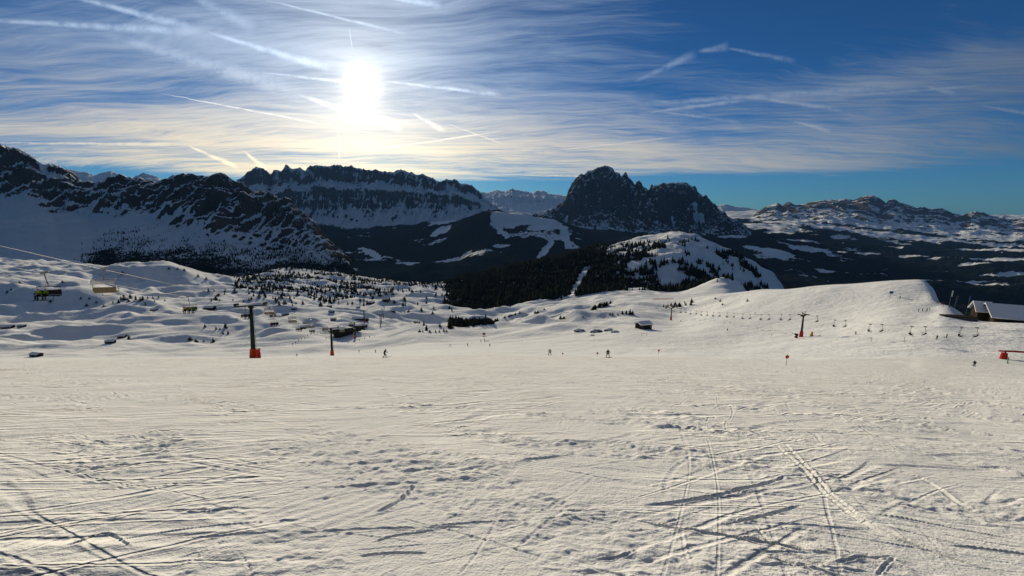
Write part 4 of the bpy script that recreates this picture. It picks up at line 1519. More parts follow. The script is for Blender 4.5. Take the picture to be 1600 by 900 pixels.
# ---------------------------------------------------------------- people
def person_mesh(pose, jac, tro, hat, key):
    """one continuous body grown from a posed skeleton (faces +y, feet at z = 0)"""
    J = dict(pelvis=(0, 0, .95), belly=(0, .01, 1.10), chest=(0, .02, 1.30), neck=(0, .03, 1.48), chin=(0, .05, 1.57), head=(0, .05, 1.66), crown=(0, .04, 1.75))
    for sd, k in ((-1, 'l'), (1, 'r')):
        J['sh' + k] = (sd * .19, .02, 1.41)
        J['el' + k] = (sd * .29, .04, 1.17)
        J['wr' + k] = (sd * .27, .24, 1.05)
        J['ha' + k] = (sd * .26, .33, 1.03)
        J['th' + k] = (sd * .21, .30, 1.07)
        J['hp' + k] = (sd * .10, 0, .90)
        J['kn' + k] = (sd * .13, .07, .50)
        J['an' + k] = (sd * .14, -.02, .10)
        J['to' + k] = (sd * .15, .15, .05)
    pose(J)
    E = [('pelvis', 'belly'), ('belly', 'chest'), ('chest', 'neck'), ('neck', 'chin'), ('chin', 'head'), ('head', 'crown')]
    for k in 'lr':
        E += [('chest', 'sh' + k), ('sh' + k, 'el' + k), ('el' + k, 'wr' + k), ('wr' + k, 'ha' + k), ('wr' + k, 'th' + k), ('pelvis', 'hp' + k), ('hp' + k, 'kn' + k), ('kn' + k, 'an' + k), ('an' + k, 'to' + k)]
    R = dict(pelvis=.17, belly=.16, chest=.18, neck=.075, chin=.085, head=.115, crown=.07, sh=.095, el=.065, wr=.05, ha=.05, th=.02, hp=.125, kn=.085, an=.075, to=.055)
    names = list(J)
    me = bpy.data.meshes.new('person')
    me.from_pydata([J[n] for n in names], [(names.index(a), names.index(b)) for a, b in E], [])
    ob = bpy.data.objects.new('tmp_body', me)
    COL.objects.link(ob)
    md = ob.modifiers.new('skin', 'SKIN')
    md.use_smooth_shade = True
    sk = me.skin_vertices[0].data
    for i, n in enumerate(names):
        r = R.get(n, R.get(n[:2], .08))
        sk[i].radius = (r, r)
        sk[i].use_root = (n == 'pelvis')
    ob.modifiers.new('sub', 'SUBSURF').levels = 1
    dg = bpy.context.evaluated_depsgraph_get()
    out = bpy.data.meshes.new_from_object(ob.evaluated_get(dg))
    bpy.data.objects.remove(ob)
    out.name = 'person'
    out.materials.clear()
    for m in (jac, tro, SKIN, hat, GLOVE):
        out.materials.append(m)
    seg = []
    for a, b in E:
        k = a[:2] + b[:2]
        if a in ('chin', 'neck') and b in ('chin', 'head'):
            mi = 2
        elif b == 'crown':
            mi = 3
        elif b[:2] in ('ha', 'th') and a[:2] == 'wr':
            mi = 4
        elif a[:2] in ('hp', 'kn') or b[:2] == 'hp':
            mi = 1
        elif a[:2] == 'an':
            mi = 4
        else:
            mi = 0
        seg.append((Vector(J[a]), Vector(J[b]), mi))
    for p in out.polygons:
        c = p.center
        best, bi = 9, 0
        for a, b, mi in seg:
            d = b - a
            t = max(0, min(1, (c - a).dot(d) / max(d.length_squared, 1e-6)))
            q = (c - a - d * t).length
            if q < best:
                best, bi = q, mi
        if bi == 2 and c.y < J['head'][1] - .01:
            bi = 3
        p.material_index = bi
        p.use_smooth = True
    return out


SKIN = plain('skin', (0.35, 0.20, 0.14), 0.7, 0.1)
GLOVE = plain('glove', (0.015, 0.015, 0.017), 0.8, 0.1)
CL = {k: plain('cloth_' + k, c, 0.85, 0.05) for k, c in dict(black=(0.012, 0.012, 0.014), navy=(0.015, 0.02, 0.05), green=(0.10, 0.22, 0.02), red=(0.38, 0.02, 0.02), grey=(0.08, 0.08, 0.085),
                                                              lime=(0.22, 0.34, 0.04), mint=(0.22, 0.45, 0.22), white=(0.65, 0.65, 0.65), orange=(0.42, 0.10, 0.02), blue=(0.03, 0.08, 0.3), yellow=(0.45, 0.32, 0.03)).items()}


def mv(J, ks, d):
    for k in ks:
        J[k] = tuple(a + b for a, b in zip(J[k], d))


UPPER = ['belly', 'chest', 'neck', 'chin', 'head', 'crown', 'shl', 'shr', 'ell', 'elr', 'wrl', 'wrr', 'hal', 'har', 'thl', 'thr']


def bend(J, ang, drop):
    """lean the trunk forward from the hips and sink the hips with bent knees"""
    for k in UPPER:
        x, y, z = J[k]
        dy, dz = y, z - .95
        J[k] = (x, dy * math.cos(ang) + dz * math.sin(ang), .95 + dz * math.cos(ang) - dy * math.sin(ang))
    mv(J, UPPER + ['pelvis', 'hpl', 'hpr'], (0, -.10 * drop / .1 * .6, -drop))
    mv(J, ['knl', 'knr'], (0, .9 * drop, -.35 * drop))


def pose_ski(J):
    bend(J, .38, .12)


def pose_stand(J):
    J['ell'], J['wrl'], J['hal'], J['thl'] = (-.27, -.02, 1.16), (-.29, .10, .95), (-.29, .14, .87), (-.25, .14, .91)
    J['elr'], J['wrr'], J['har'], J['thr'] = (.27, -.02, 1.16), (.29, .10, .95), (.29, .14, .87), (.25, .14, .91)


def pose_wide(J):
    pose_stand(J)
    mv(J, ['knl', 'anl', 'tol'], (-.14, 0, 0))
    mv(J, ['knr', 'anr', 'tor'], (.14, 0, 0))
    J['ell'], J['wrl'], J['hal'] = (-.36, 0, 1.18), (-.42, .08, .98), (-.44, .12, .92)
    J['elr'], J['wrr'], J['har'] = (.36, 0, 1.18), (.42, .08, .98), (.44, .12, .92)


def pose_stride(J):
    bend(J, .45, .10)
    mv(J, ['knl'], (0, .14, .02))
    mv(J, ['anl', 'tol'], (0, .22, 0))
    mv(J, ['knr'], (0, -.14, 0))
    mv(J, ['anr', 'tor'], (0, -.34, .02))
    J['elr'] = (.30, .30, 1.02)
    J['wrr'], J['har'], J['thr'] = (.27, .52, .98), (.26, .60, .97), (.22, .56, 1.0)


def pose_sit(J):
    for k in list(J):
        x, y, z = J[k]
        if k in UPPER + ['pelvis']:
            J[k] = (x, y, z - .82)
    for sd, k in ((-1, 'l'), (1, 'r')):
        J['hp' + k] = (sd * .10, .06, .10)
        J['kn' + k] = (sd * .13, .46, .12)
        J['an' + k] = (sd * .13, .52, -.30)
        J['to' + k] = (sd * .14, .70, -.34)
        J['wr' + k] = (sd * .22, .32, .28)
        J['ha' + k] = (sd * .20, .40, .27)
        J['th' + k] = (sd * .16, .36, .30)
    J['pelvis'] = (0, 0, .12)


POSES = dict(ski=pose_ski, stand=pose_stand, wide=pose_wide, stride=pose_stride, sit=pose_sit)
_pm = {}


def person(loc, rz, pose, jac, tro, hat, gear, label, group=None, lean=0.0):
    key = (pose, jac, tro, hat)
    if key not in _pm:
        _pm[key] = person_mesh(POSES[pose], CL[jac], CL[tro], CL[hat], key)
    o = bpy.data.objects.new('person', _pm[key])
    COL.objects.link(o)
    o.location = loc
    o.rotation_euler = (0, lean, rz)
    tag(o, label, 'person', group)
    if gear in ('skis', 'skis_poles', 'chair_skis'):
        for sd in (-1, 1):
            kz, ky = (0.0, 0.10) if gear != 'chair_skis' else (-.40, .62)
            oy = {'stride': (.22 if sd < 0 else -.34)}.get(pose, 0)
            xx = sd * (.28 if pose == 'wide' else .145)
            m = MB().box((xx, ky + oy, kz + .02), (.075, 1.35, .025))
            m.box((xx, ky + oy + .76, kz + .06), (.075, .22, .02), 0, 0.4)
            m.build('ski', BLACK, o)
    if gear == 'board':
        MB().box((0, .02, .02), (1.35, .27, .03)).box((-.74, .02, .05), (.18, .24, .02)).box((.74, .02, .05), (.18, .24, .02)).build('snowboard', BLACK, o)
    if gear == 'skis_poles':
        for sd, k in ((-1, 'l'), (1, 'r')):
            hx, hy, hz = sd * .27, .34, .95
            MB().tube([(hx, hy, hz), (sd * .42, -.45, .05)], .012, 4).build('ski_pole', STEEL, o)
    return o


DOWN = 0.0
# riders in the chairs
sit_cols = [('green', 'black', 'black'), ('lime', 'black', 'black'), ('yellow', 'black', 'grey')]
for ci, (ch, n, p) in enumerate(LOADED):
    where = ['the near loaded chair at the far left', 'the loaded chair left of the near pylon', 'the chair beside the near mast', 'the first chair below the near mast',
             'the chair midway between the first two pylons', 'the chair uphill of the second pylon', 'the chair past the second pylon'][ci]
    xs = {2: (-.85, .05), 3: (-.75, 0.0, .75)}[n] if ci != 0 else (.15, .90)
    for j, x in enumerate(xs):
        q = p + Matrix.Rotation(UP_RZ, 3, 'Z') @ Vector((x, .0, -HANG + .02))
        jac, tro, hat = sit_cols[j % 3] if ci < 2 else (('black', 'black', 'black'), ('navy', 'black', 'grey'), ('red', 'black', 'black'))[j % 3]
        person(q, UP_RZ, 'sit', jac, tro, hat, 'chair_skis', {'green': 'green-jacketed', 'lime': 'lime-jacketed', 'yellow': 'yellow-jacketed', 'black': 'black-clad', 'navy': 'navy-jacketed', 'red': 'red-jacketed'}[jac]
               + ' rider seated in ' + where, 'riders on the left chairlift')
person(RIGHT_RIDER + Matrix.Rotation(math.pi + .55, 3, 'Z') @ Vector((.3, 0, -HANG + .02)), math.pi + .55, 'sit', 'black', 'black', 'black', 'chair_skis', 'dark rider seated in the loaded chair of the right chairlift')


def skier(px, py, f, rz, pose, jac, tro, hat, gear, label, group=None, lean=0.0):
    if f is None:
        f = row_to_f(px, py, 60, 900)
    return person(spot(px, f, 0.01), rz, pose, jac, tro, hat, gear, label, group, lean)


skier(598, 557, 74, -1.1, 'stride', 'black', 'black', 'black', 'skis', 'dark skier striding with bent knees, largest person on the slope')
skier(952, 558, 84, 0.2, 'wide', 'black', 'black', 'black', 'board', 'black-clad snowboarder with wide stance and backpack in the middle')
skier(860, 552, 104, 0.0, 'wide', 'lime', 'black', 'black', 'skis', 'skier in a lime green jacket seen from behind')
skier(702, 544, 235, -0.9, 'stride', 'black', 'black', 'grey', 'skis_poles', 'distant crouching dark skier, leftmost of three in the middle')
skier(730, 544, 240, 0.5, 'stand', 'red', 'grey', 'black', 'skis', 'distant skier in a red jacket between two dark skiers')
skier(765, 544, 240, 0.3, 'ski', 'black', 'black', 'black', 'skis', 'distant dark skier below the red piste marker')
skier(751, 535, 280, 0, 'stand', 'black', 'black', 'black', 'skis', 'left one of two standing dark skiers under the red piste marker')
skier(757, 535, 280, 0, 'stand', 'grey', 'black', 'black', 'skis', 'right one of two standing dark skiers under the red piste marker')
skier(1536, 571, 108, -0.5, 'ski', 'navy', 'black', 'black', 'skis_poles', 'navy skier leaning with poles near the right edge')
skier(1588, 565, 118, 0.4, 'stand', 'mint', 'mint', 'black', 'board', 'person in pale green clothes beside the red barrier at the right edge')
skier(1469, 530, None, 0, 'stand', 'black', 'black', 'black', 'skis', 'left one of two dark skiers below the right-hand chairs')
skier(1484, 528, None, .3, 'stand', 'navy', 'black', 'black', 'skis', 'right one of two dark skiers below the right-hand chairs')
skier(1340, 522, None, -.5, 'ski', 'black', 'grey', 'black', 'skis', 'lone dark skier on the piste right of the red-footed pylon')
for i, (px, py, jac) in enumerate([(1433, 487, 'black'), (1439, 486, 'navy'), (1446, 486, 'black'), (1450, 485, 'grey')]):
    skier(px, py, None, .2 * i, 'stand', jac, 'black', 'black', 'skis', ['leftmost', 'second from left', 'third from left', 'rightmost'][i] + ' of four dark skiers in a row below the restaurant ramp',
          'four skiers below the restaurant ramp')
for i, (px, py, jac) in enumerate([(1460, 474, 'black'), (1467, 476, 'orange'), (1470, 479, 'red'), (1474, 477, 'black'), (1480, 480, 'blue')]):
    skier(px, py, None, .5 * i, 'stand', jac, 'red' if jac == 'red' else 'black', 'black', 'skis', {'orange': 'orange-jacketed', 'red': 'all-red', 'blue': 'blue-jacketed', 'black': 'black-clad'}[jac] + ' person ' +
          ('at the left end of' if i == 0 else 'within' if i < 4 else 'at the right end of') + ' the crowd at the ramp corner' + (' beside the all-red one' if i == 3 else ''), 'crowd at the ramp corner')
skier(1401, 467, None, 0, 'stand', 'black', 'black', 'black', 'skis', 'tiny dark skier right of the blue board on the white shoulder')
skier(1138, 517, None, 0, 'stand', 'black', 'black', 'black', 'skis', 'tiny dark skier alone on the bowl under the chairs')
skier(1179, 491, None, 0.6, 'ski', 'black', 'black', 'black', 'skis', 'tiny dark skier on the shoulder above the row of chairs')
skier(1064, 503, None, 0, 'stand', 'black', 'black', 'black', 'skis', 'tiny dark skier right of the far red-footed pylon')
skier(459, 549, 240, .5, 'ski', 'black', 'black', 'black', 'skis', 'tiny dark skier below the line of waiting people at left')
skier(584, 543, 240, .5, 'stand', 'black', 'black', 'black', 'skis', 'tiny dark skier on the brow right of the third pylon')
skier(558, 547, 262, .5, 'stand', 'black', 'navy', 'black', 'skis', 'tiny dark skier just right of the foot of the third pylon')
rq = random.Random(5)
for i in range(12):
    px = 454 + i * 5.0
    p = spot(px, 330 + i * 7 + rq.uniform(-3, 3), 0.01)
    person(p, rq.uniform(-1, 1), 'stand', rq.choice(['black', 'navy', 'grey', 'red']), 'black', 'black', 'skis', 'tiny skier in the line heading for the lower station, %s from left' % ORD(i + 1), 'skiers heading for the lower station')
for i in range(10):
    p = spot(508 + i * 8.5 + rq.uniform(-1, 1), 352 + rq.uniform(-6, 8), 0.01)
    person(p, rq.uniform(-3, 3), 'stand', rq.choice(['black', 'navy', 'grey', 'red', 'blue']), 'black', 'black', None, 'tiny person in the crowd at the dark lower station, %s from left' % ORD(i + 1), 'crowd at the lower station')


# ---------------------------------------------------------------- buildings
def gable(m, w, d, h, rise, over=0.35, thick=0.22, x0=0, y0=0):
    """roof slab with its ridge along x"""
    for sd in (-1, 1):
        a, b = Vector((0, sd * (d / 2 + over), h - over * rise / (d / 2))), Vector((0, 0, h + rise))
        n = (Vector((0, 0, 1)) * (d / 2) + Vector((0, sd, 0)) * rise).normalized() * thick
        vs = []
        for q in (a, b, b + Vector((0, 0, thick * 1.05)), a + n):
            for x in (-w / 2 - over, w / 2 + over):
                vs.append((q.x + x + x0, q.y + y0, q.z))
        m.add(vs, [(0, 1, 3, 2), (2, 3, 5, 4), (4, 5, 7, 6), (6, 7, 1, 0), (0, 2, 4, 6), (1, 7, 5, 3)])
    return m


def house_walls(m, w, d, h, rise):
    vs = []
    for x in (-w / 2, w / 2):
        vs += [(x, -d / 2, -1.5), (x, d / 2, -1.5), (x, d / 2, h), (x, 0, h + rise), (x, -d / 2, h)]
    m.add(vs, [(0, 1, 2, 3, 4), (9, 8, 7, 6, 5), (0, 5, 6, 1), (1, 6, 7, 2), (2, 7, 8, 3), (3, 8, 9, 4), (4, 9, 5, 0)])
    return m


def shed(loc, rz, w, d, h, rise, label, cat='shed', group=None, snow=0.5, name='wooden_shed', mat=None, planks=True):
    t = empty(name, loc, rz)
    house_walls(MB(), w, d, h, rise).build('wall', mat or BOARD, t)
    gable(MB(), w, d, h, rise).build('roof', BOARD2, t)
    m = MB()
    gable(m, w, d, h + .24, rise, .30, snow)
    m.build('roof_snow', SNOWCAP, t)
    dr = MB().box((w * .15, -d / 2 - .03, h * .42), (min(1.1, w * .2), .08, h * .8)).build('door', BOARD2, t)
    if w > 6:
        for sx in (-.3, .38):
            wf = MB().box((w * sx, -d / 2 - .03, h * .55), (.9, .08, .8)).build('window', WHITE, t)
            MB().box((w * sx, -d / 2 - .08, h * .55), (.75, .04, .65)).build('pane', GLASSM, wf)
    tag(t, label, cat, group)
    return t


# hut in the middle, deep snow on its roof
p = spot(1006, 300)
shed(p, 0.35, 9.0, 6.5, 2.9, 1.1, 'lone dark wooden hut with a thick white snow roof in the middle right', 'hut', None, 1.0, 'mountain_hut')
# sheds across the alp
sheds = [(46, 557, 15, 'dark hay shed at the left edge just behind the brow', -.2), (10, 512, 14, 'low snow-covered shed at the far left edge', .2), (32, 511, 9, 'small shed next to the one at the far left edge', .2),
         (187, 527, 11, 'low shed beside the lone rounded conifer at left', .1), (167, 536, 12, 'half-buried flat shed left of the lone rounded conifer', .3), (243, 485, 9, 'small shed above the broad shaded hollow at left', .2),
         (330, 482, 20, 'long pale-roofed shed left of the near pylon mast', .0), (447, 492, 10, 'shed just right of the near mast among loaded chairs', .4), (461, 483, 7, 'tiny shed right of the near mast on a lit hump', .1),
         (473, 513, 8, 'small shed between near and second pylon', .2), (516, 480, 7, 'upper one of a pair of sheds above the second pylon', -.2), (519, 488, 8, 'lower one of a pair of sheds above the second pylon', -.2),
         (521, 500, 8, 'small shed left of the long barn', .1), (548, 509, 7, 'shed below the long barn, left one of two', .2), (569, 510, 8, 'shed below the long barn, right one of two', -.3),
         (478, 506, 9, 'flat dark shed above the second pylon head', .2), (427, 493, 8, 'snow-covered shed near the near mast, half in shade', .3), (615, 487, 7, 'shed beside the far lift line on its right', .2),
         (649, 504, 7, 'shed left of the two conifers at the brow', .2), (561, 481, 6, 'tiny shed above the long barn', .2)]
for i, (px, py, wpx, lb, rz) in enumerate(sheds):
    f = row_to_f(px, py, 150, 1200)
    w = max(4.0, min(14.0, wpx * f / FPX))
    shed(spot(px, f, -0.25), rz, w, w * .62, 1.9, w * .13, lb, 'shed', 'sheds on the alp', 0.30)
f = row_to_f(563, 500, 250, 1200)
t = shed(spot(563, f, -.3), 0.12, 20.0, 7.0, 3.0, 1.2, 'long dark barn with snow roof near the far lift line', 'barn', None, 0.4, 'long_barn')
f = row_to_f(603, 470, 300, 1400)
shed(spot(604, f, -.3), 0.3, 13.0, 9.0, 4.5, 2.2, 'snow-roofed upper station at the head of the far lift line', 'station', None, 0.6, 'lift_station')
f = row_to_f(582, 474, 300, 1400)
shed(spot(582, f, -.3), -.3, 11.0, 8.0, 3.5, 1.8, 'snow-roofed house left of the upper lift station', 'house', None, 0.5, 'mountain_house')

# lower station of the left lift
p = spot(535, 388)
t = empty('lower_station', p, L_RZ + .2)
MB().box((0, 0, 0.6), (16, 10, 4.4)).build('wall', BOARD, t)
MB().box((0, 0, 3.3), (18.5, 13, 0.9)).build('roof', ROOFD, t)
for k in range(5):
    wf = MB().box((-6.2 + k * 3.1, -5.05, 1.5), (2.2, .1, 1.5)).build('window', DARKST, t)
    MB().box((-6.2 + k * 3.1, -5.13, 1.5), (1.9, .06, 1.3)).build('pane', GLASSM, wf)
MB().box((12.4, 0, 2.9), (6.0, 4.0, 1.9)).box((12.4, 0, .6), (1.2, 1.2, 3.0)).build('bullwheel_housing', ROOFD, t)
tag(t, 'dark flat-roofed lower station of the left chairlift', 'lift station')
p = spot(560, 425)
t = empty('garage_hall', p, 0.1)
MB().box((0, 0, .8), (10, 7, 4.6)).build('wall', BOARD, t)
MB().box((0, 0, 3.3), (11, 8, .4)).build('roof', ROOFD, t)
MB().box((-2, -3.56, 1.2), (3.4, .1, 2.6)).build('door', DARKST, t)
tag(t, 'dark hall with a level roof right of the lower station', 'building')

# far lift beyond the long barn
far_p = pylon_proto(13.0, 2.4, STEEL, 1.2, 0.7, False, 0.5, 0.3)
for i, (px, f) in enumerate([(594, 470), (596, 560), (599, 660), (601, 770)]):
    o = far_p if i == 0 else copy_tree(far_p)
    o.location = spot(px, f)
    o.rotation_euler = (0, 0, 0.05)
    tag(o, 'slim grey pylon of the far lift line, ' + ['nearest', 'second', 'third', 'farthest'][i] + ' of four', 'lift pylon', 'pylons of the far lift line')
pts = [spot(px, f, 13.6) for px, f in [(594, 470), (596, 560), (599, 660), (601, 770)]]
for sd in (-1, 1):
    o = MB().tube([q + Vector((sd * 2.4, 0, 0)) for q in pts], .03, 4).build('haul_rope', STEEL)
    tag(o, 'rope of the far lift line on its ' + ('left' if sd < 0 else 'right') + ' side', 'rope', 'ropes of the far lift line')


# ---------------------------------------------------------------- restaurant on the right
def restaurant():
    W, D, H, R = 40.0, 17.0, 2.6, 4.6
    rz = -0.52
    o = spot(1553, 212)
    ctr = o + Matrix.Rotation(rz, 3, 'Z') @ Vector((W / 2, D / 2, 0))
    t = empty('mountain_restaurant', ctr, rz)
    house_walls(MB(), W, D, H, R).build('wall', BOARD, t)
    MB().box((0, -D / 2 - .12, -.3), (W * .99, .2, 1.6)).build('plinth', STONE, t)
    gable(MB(), W, D, H, R, 1.5, .35).build('roof', BOARD2, t)
    rs = gable(MB(), W, D, H + .38, R, 1.45, .45).build('roof_snow', SNOWCAP, t)
    wing = gable(MB(), 5, 9, H + 1.3, R - 1.0, 1.0, .45, -W / 2 - 1.2, 4.2).build('wing_roof_snow', SNOWCAP, t)
    m = MB()
    house_walls(m, 5, 9, H + 1.0, R - 1.2)
    m.v = [(a - W / 2 - 1.1, b + 4.2, c) for a, b, c in m.v]
    m.build('wing_wall', BOARD, t)
    ch = MB().box((-4.0, -2.0, H + R + .2), (1.5, 1.5, 2.0)).build('chimney', STONE, t)
    MB().box((-4.0, -2.0, H + R + 1.3), (1.9, 1.9, .25)).build('cap', DARKST, ch)
    for k in range(9):
        x = -W / 2 + 3 + k * 3.7
        wf = MB().box((x, -D / 2 - .05, 1.5), (1.7, .14, 1.2)).build('window', BOARD2, t)
        MB().box((x, -D / 2 - .14, 1.5), (1.45, .06, 1.0)).build('pane', GLASSM, wf)
    MB().box((W * .05, -D / 2 - .07, 1.3), (1.6, .16, 2.4)).build('door', DARKST, t)
    tag(t, 'large timber mountain restaurant with a broad snowy roof at the right edge', 'restaurant')
    # terrace in front of it, with railing posts
    p = spot(1497, 218)
    tr = empty('terrace', p, -0.30)
    MB().box((0, 0, -1.2), (13, 5, 4.2)).build('wall', STONE, tr)
    MB().box((0, 0, 1.05), (13.4, 5.4, .3)).build('deck', BOARD, tr)
    for k in range(7):
        MB().box((-6.2 + k * 2.05, -2.6, 1.7), (.12, .12, 1.1)).build('post', DARKST, tr)
    MB().box((0, -2.6, 2.25), (13, .1, .1)).build('rail', DARKST, tr)
    tag(tr, 'low stone terrace with snowy deck in front of the restaurant', 'terrace')
    for i, (px, f, hh) in enumerate([(1478, 240, 11.0), (1487, 238, 9.0), (1507, 236, 11.5)]):
        q = spot(px, f)
        fl = empty('flagpole', q, 0.2)
        MB().tube([(0, 0, -1), (.9, 0, hh)], [.09, .05], 6).build('pole', STEEL, fl)
        vs, fs = [], []
        n = 6
        for k in range(n + 1):
            u = k / n
            for z in (0.0, -3.2):
                vs.append((.9 + u * 1.0 + .1 * z, .12 * math.sin(u * 6), hh - .2 + z))
                vs.append((.9 + u * 1.0 + .1 * z, .12 * math.sin(u * 6) + .02, hh - .2 + z))
        for k in range(n):
            o = 4 * k
            fs += [(o, o + 2, o + 6, o + 4), (o + 1, o + 5, o + 7, o + 3), (o, o + 4, o + 5, o + 1), (o + 2, o + 3, o + 7, o + 6)]
        MB().add(vs, fs).build('banner', [WHITE, CL['grey'], CL['blue']][i], fl)
        tag(fl, ['pale banner on a leaning pole, leftmost at the terrace', 'grey banner on the middle pole at the terrace', 'blue banner on the pole nearest the restaurant'][i], 'flag', 'banners at the terrace')


restaurant()


# ---------------------------------------------------------------- signs, markers, small things on the piste
def round_marker(px, f, h, label, r=.36):
    t = empty('piste_marker', spot(px, f), 0.0)
    MB().tube([(0, 0, -.4), (.05, 0, h)], .035, 6).build('pole', BOARD, t)
    m = MB()
    n = 16
    vs = [(r * math.cos(2 * math.pi * k / n) + .05, -.06, h - r * .2 + r * math.sin(2 * math.pi * k / n)) for k in range(n)]
    vs += [(x, y + .04, z) for x, y, z in vs]
    m.add(vs, [tuple(range(n)), tuple(range(2 * n - 1, n - 1, -1))] + [(k, (k + 1) % n, n + (k + 1) % n, n + k) for k in range(n)])
    d = m.build('disc', SIGNRED, t)
    # the pale band across the disc
    MB().box((.05, -.066, h - r * .2), (r * .5, .006, r * .9)).build('number_plate', CL['orange'], d)
    MB().box((.05, -.03, h + r * 1.0), (r * .5, .06, r * .6), 0, 0, .1).build('cap', SIGNRED, t)
    tag(t, label, 'sign', 'round red piste markers')


round_marker(1236, 84, 2.0, 'nearest round red piste marker on a pole, right of the middle')
round_marker(1032, 150, 1.9, 'small round red piste marker right of the snowboarder')
round_marker(935, 118, 1.1, 'small red piste marker just left of the snowboarder', .28)
round_marker(880, 150, 1.2, 'tiny red piste marker right of the lime-jacketed skier', .28)
f = 300
t = empty('piste_board', spot(756, f), 0)
MB().tube([(0, 0, -.5), (0, 0, 5.4)], .12, 6).build('post', DARKST, t)
MB().box((0, -.1, 4.2), (2.0, .12, 1.5)).build('board', SIGNRED, t)
MB().box((.2, -.05, 2.3), (3.6, .1, .25)).build('crossbar', DARKST, t)
tag(t, 'red board on a post with a crossbar at the brow in the middle', 'sign')
f = row_to_f(1385, 466, 150, 500)
t = empty('direction_board', spot(1385, f), -.2)
MB().tube([(0, 0, -.5), (.4, 0, 3.2)], .07, 6).build('post', BOARD, t)
MB().box((.5, -.08, 3.6), (2.3, .1, 1.6)).build('board', SIGNBLUE, t)
tag(t, 'blue rectangular board on a post on the white shoulder', 'sign')


def cannon(loc, rz, mat, label):
    t = empty('snow_cannon', loc, rz)
    MB().box((0, 0, .45), (1.3, 1.0, .7)).build('base', mat, t)
    MB().tube([(0, -.75, 1.55), (0, -.3, 1.6), (0, .75, 1.75)], [.52, .60, .42], 10).build('barrel', mat, t)
    MB().tube([(0, 0, .7), (0, 0, 1.3)], .14, 6).build('post', DARKST, t)
    for sd in (-1, 1):
        MB().tube([(sd * .5, -.3, .3), (sd * .95, -.7, -.1)], .07, 5).build('leg', DARKST, t)
    tag(t, label, 'snow cannon', 'snow cannons')


c = spot(1247, 217)
cannon(c + Vector((0, 0, .1)), .6, CL['black'], 'dark green snow cannon left of the red-footed pylon')
c = spot(1271, 219)
cannon(c, -.4, YELLOW, 'small yellow snow cannon right of the red-footed pylon')

# red padded post with its long arm at the right edge
t = empty('lift_barrier', spot(1580, 128), -.15)
MB().tube([(0, 0, -.8), (0, 0, 1.9)], [1.0, .72], 10).build('padding', REDP, t)
MB().tube([(0.2, 0, 1.6), (.2, 0, 2.6)], .2, 8).build('post', DARKST, t)
MB().tube([(-1.6, 0, 2.45), (2.0, 0, 2.5), (9.0, 0.3, 2.2)], [.22, .30, .24], 8).build('arm', REDP, t)
tag(t, 'red padded post carrying a long red arm at the right edge', 'barrier')

# orange net below the wooded hill
f = 560
m = MB()
pp = [spot(px, f) for px in range(1018, 1052, 4)]
t = empty('safety_net', pp[0], 0)
for a, b in zip(pp[:-1], pp[1:]):
    for k in range(5):
        z = .3 + k * .42
        m.tube([a - pp[0] + Vector((0, 0, z)), b - pp[0] + Vector((0, 0, z))], .09, 4)
m.build('net', ORANGE, t)
for a in pp:
    MB().tube([a - pp[0] + Vector((0, 0, -.3)), a - pp[0] + Vector((0, 0, 2.3))], .06, 5).build('stake', DARKST, t)
tag(t, 'orange safety net strung along the piste below the wooded hill', 'net')

# goal-like frame on the bowl
f = row_to_f(1007, 525, 150, 500)
t = empty('timing_frame', spot(1008, f), 0.1)
for sd in (-1, 1):
    MB().tube([(sd * 1.6, 0, -.3), (sd * 1.6, 0, 1.7)], .09, 5).build('post', BOARD, t)
MB().tube([(-1.6, 0, 1.65), (1.6, 0, 1.65)], .08, 5).build('bar', BOARD, t)
tag(t, 'low wooden frame of two posts and a bar below the hut', 'frame')

# slim stakes along the right piste
for i, (px, py) in enumerate([(1208, 526), (1284, 526), (1366, 533), (1418, 534), (1112, 517)]):
    f = row_to_f(px, py, 120, 500)
    o = MB().tube([(0, 0, -.3), (0, 0, 2.0)], .05, 5).tube([(0, 0, 1.6), (0, 0, 2.02)], .07, 5).build('piste_stake', BOARD)
    o.location = spot(px, f)
    tag(o, ['thin stake left of the red-footed pylon', 'thin stake right of the yellow snow cannon', 'thin stake below the middle right-hand chairs', 'thin stake left of two dark skiers below the chairs',
            'thin stake alone in the bowl left of the red-footed pylon'][i], 'stake', 'piste stakes')


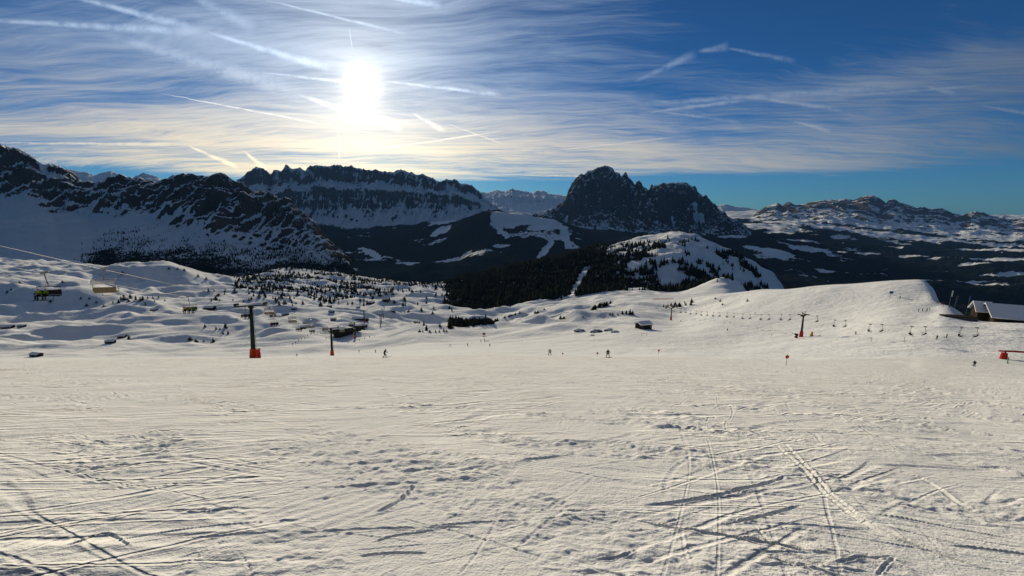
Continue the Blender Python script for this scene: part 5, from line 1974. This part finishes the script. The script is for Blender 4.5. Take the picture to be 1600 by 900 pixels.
# snow-laden boulders by the hut
def boulder(px, f, w, h, label, seed):
    rng = np.random.RandomState(seed)
    bm = bmesh.new()
    bmesh.ops.create_icosphere(bm, subdivisions=3, radius=1.0)
    for v in bm.verts:
        n = float(fbm(np.array([v.co.x * 1.3 + seed]), np.array([v.co.y * 1.3 + v.co.z]), 3, seed)[0])
        v.co *= 1 + .28 * n
        v.co.x *= w / 2
        v.co.y *= w / 2.4
        v.co.z = v.co.z * h
    me = bpy.data.meshes.new('boulder')
    bm.to_mesh(me)
    me.polygons.foreach_set('use_smooth', [True] * len(me.polygons))
    me.materials.append(ROCKM)
    t = empty('snowy_boulder', spot(px, f), rng.uniform(-.5, .5))
    o = bpy.data.objects.new('rock', me)
    COL.objects.link(o)
    o.parent = t
    for v in bm.verts:
        v.co.z = v.co.z * .80 + h * .34
        v.co.x *= .97
        v.co.y = v.co.y * .97 + w * .05
    me2 = bpy.data.meshes.new('snow_cap')
    bm.to_mesh(me2)
    bm.free()
    me2.polygons.foreach_set('use_smooth', [True] * len(me2.polygons))
    me2.materials.append(SNOWCAP)
    c = bpy.data.objects.new('snow_cap', me2)
    COL.objects.link(c)
    c.parent = t
    tag(t, label, 'boulder', 'snow-laden boulders by the hut')


for i, (px, f, w, h) in enumerate([(905, 300, 7.5, 1.6), (932, 290, 8.0, 1.9), (952, 292, 6.5, 1.5), (962, 280, 5.0, 1.2), (926, 272, 3.0, .6)]):
    boulder(px, f, w, h, ['leftmost', 'largest, second from left', 'third from left', 'rightmost, dark-faced', 'smallest, lowest'][i] + ' of the snow-laden boulders left of the hut', 40 + i)


# ---------------------------------------------------------------- air between the viewer and the far ranges
def haze():
    m = bpy.data.materials.new('mountain_air')
    m.use_nodes = True
    n = m.node_tree.nodes
    n.clear()
    out = n.new('ShaderNodeOutputMaterial')
    v = n.new('ShaderNodeVolumePrincipled')
    v.inputs['Color'].default_value = (0.20, 0.46, 1.0, 1)
    v.inputs['Density'].default_value = 0.95e-5
    v.inputs['Anisotropy'].default_value = 0.1
    m.node_tree.links.new(v.outputs[0], out.inputs['Volume'])
    o = MB().box((0, 10500, -150), (76000, 24000, 2300)).build('haze', m)
    o['kind'] = 'stuff'


haze()
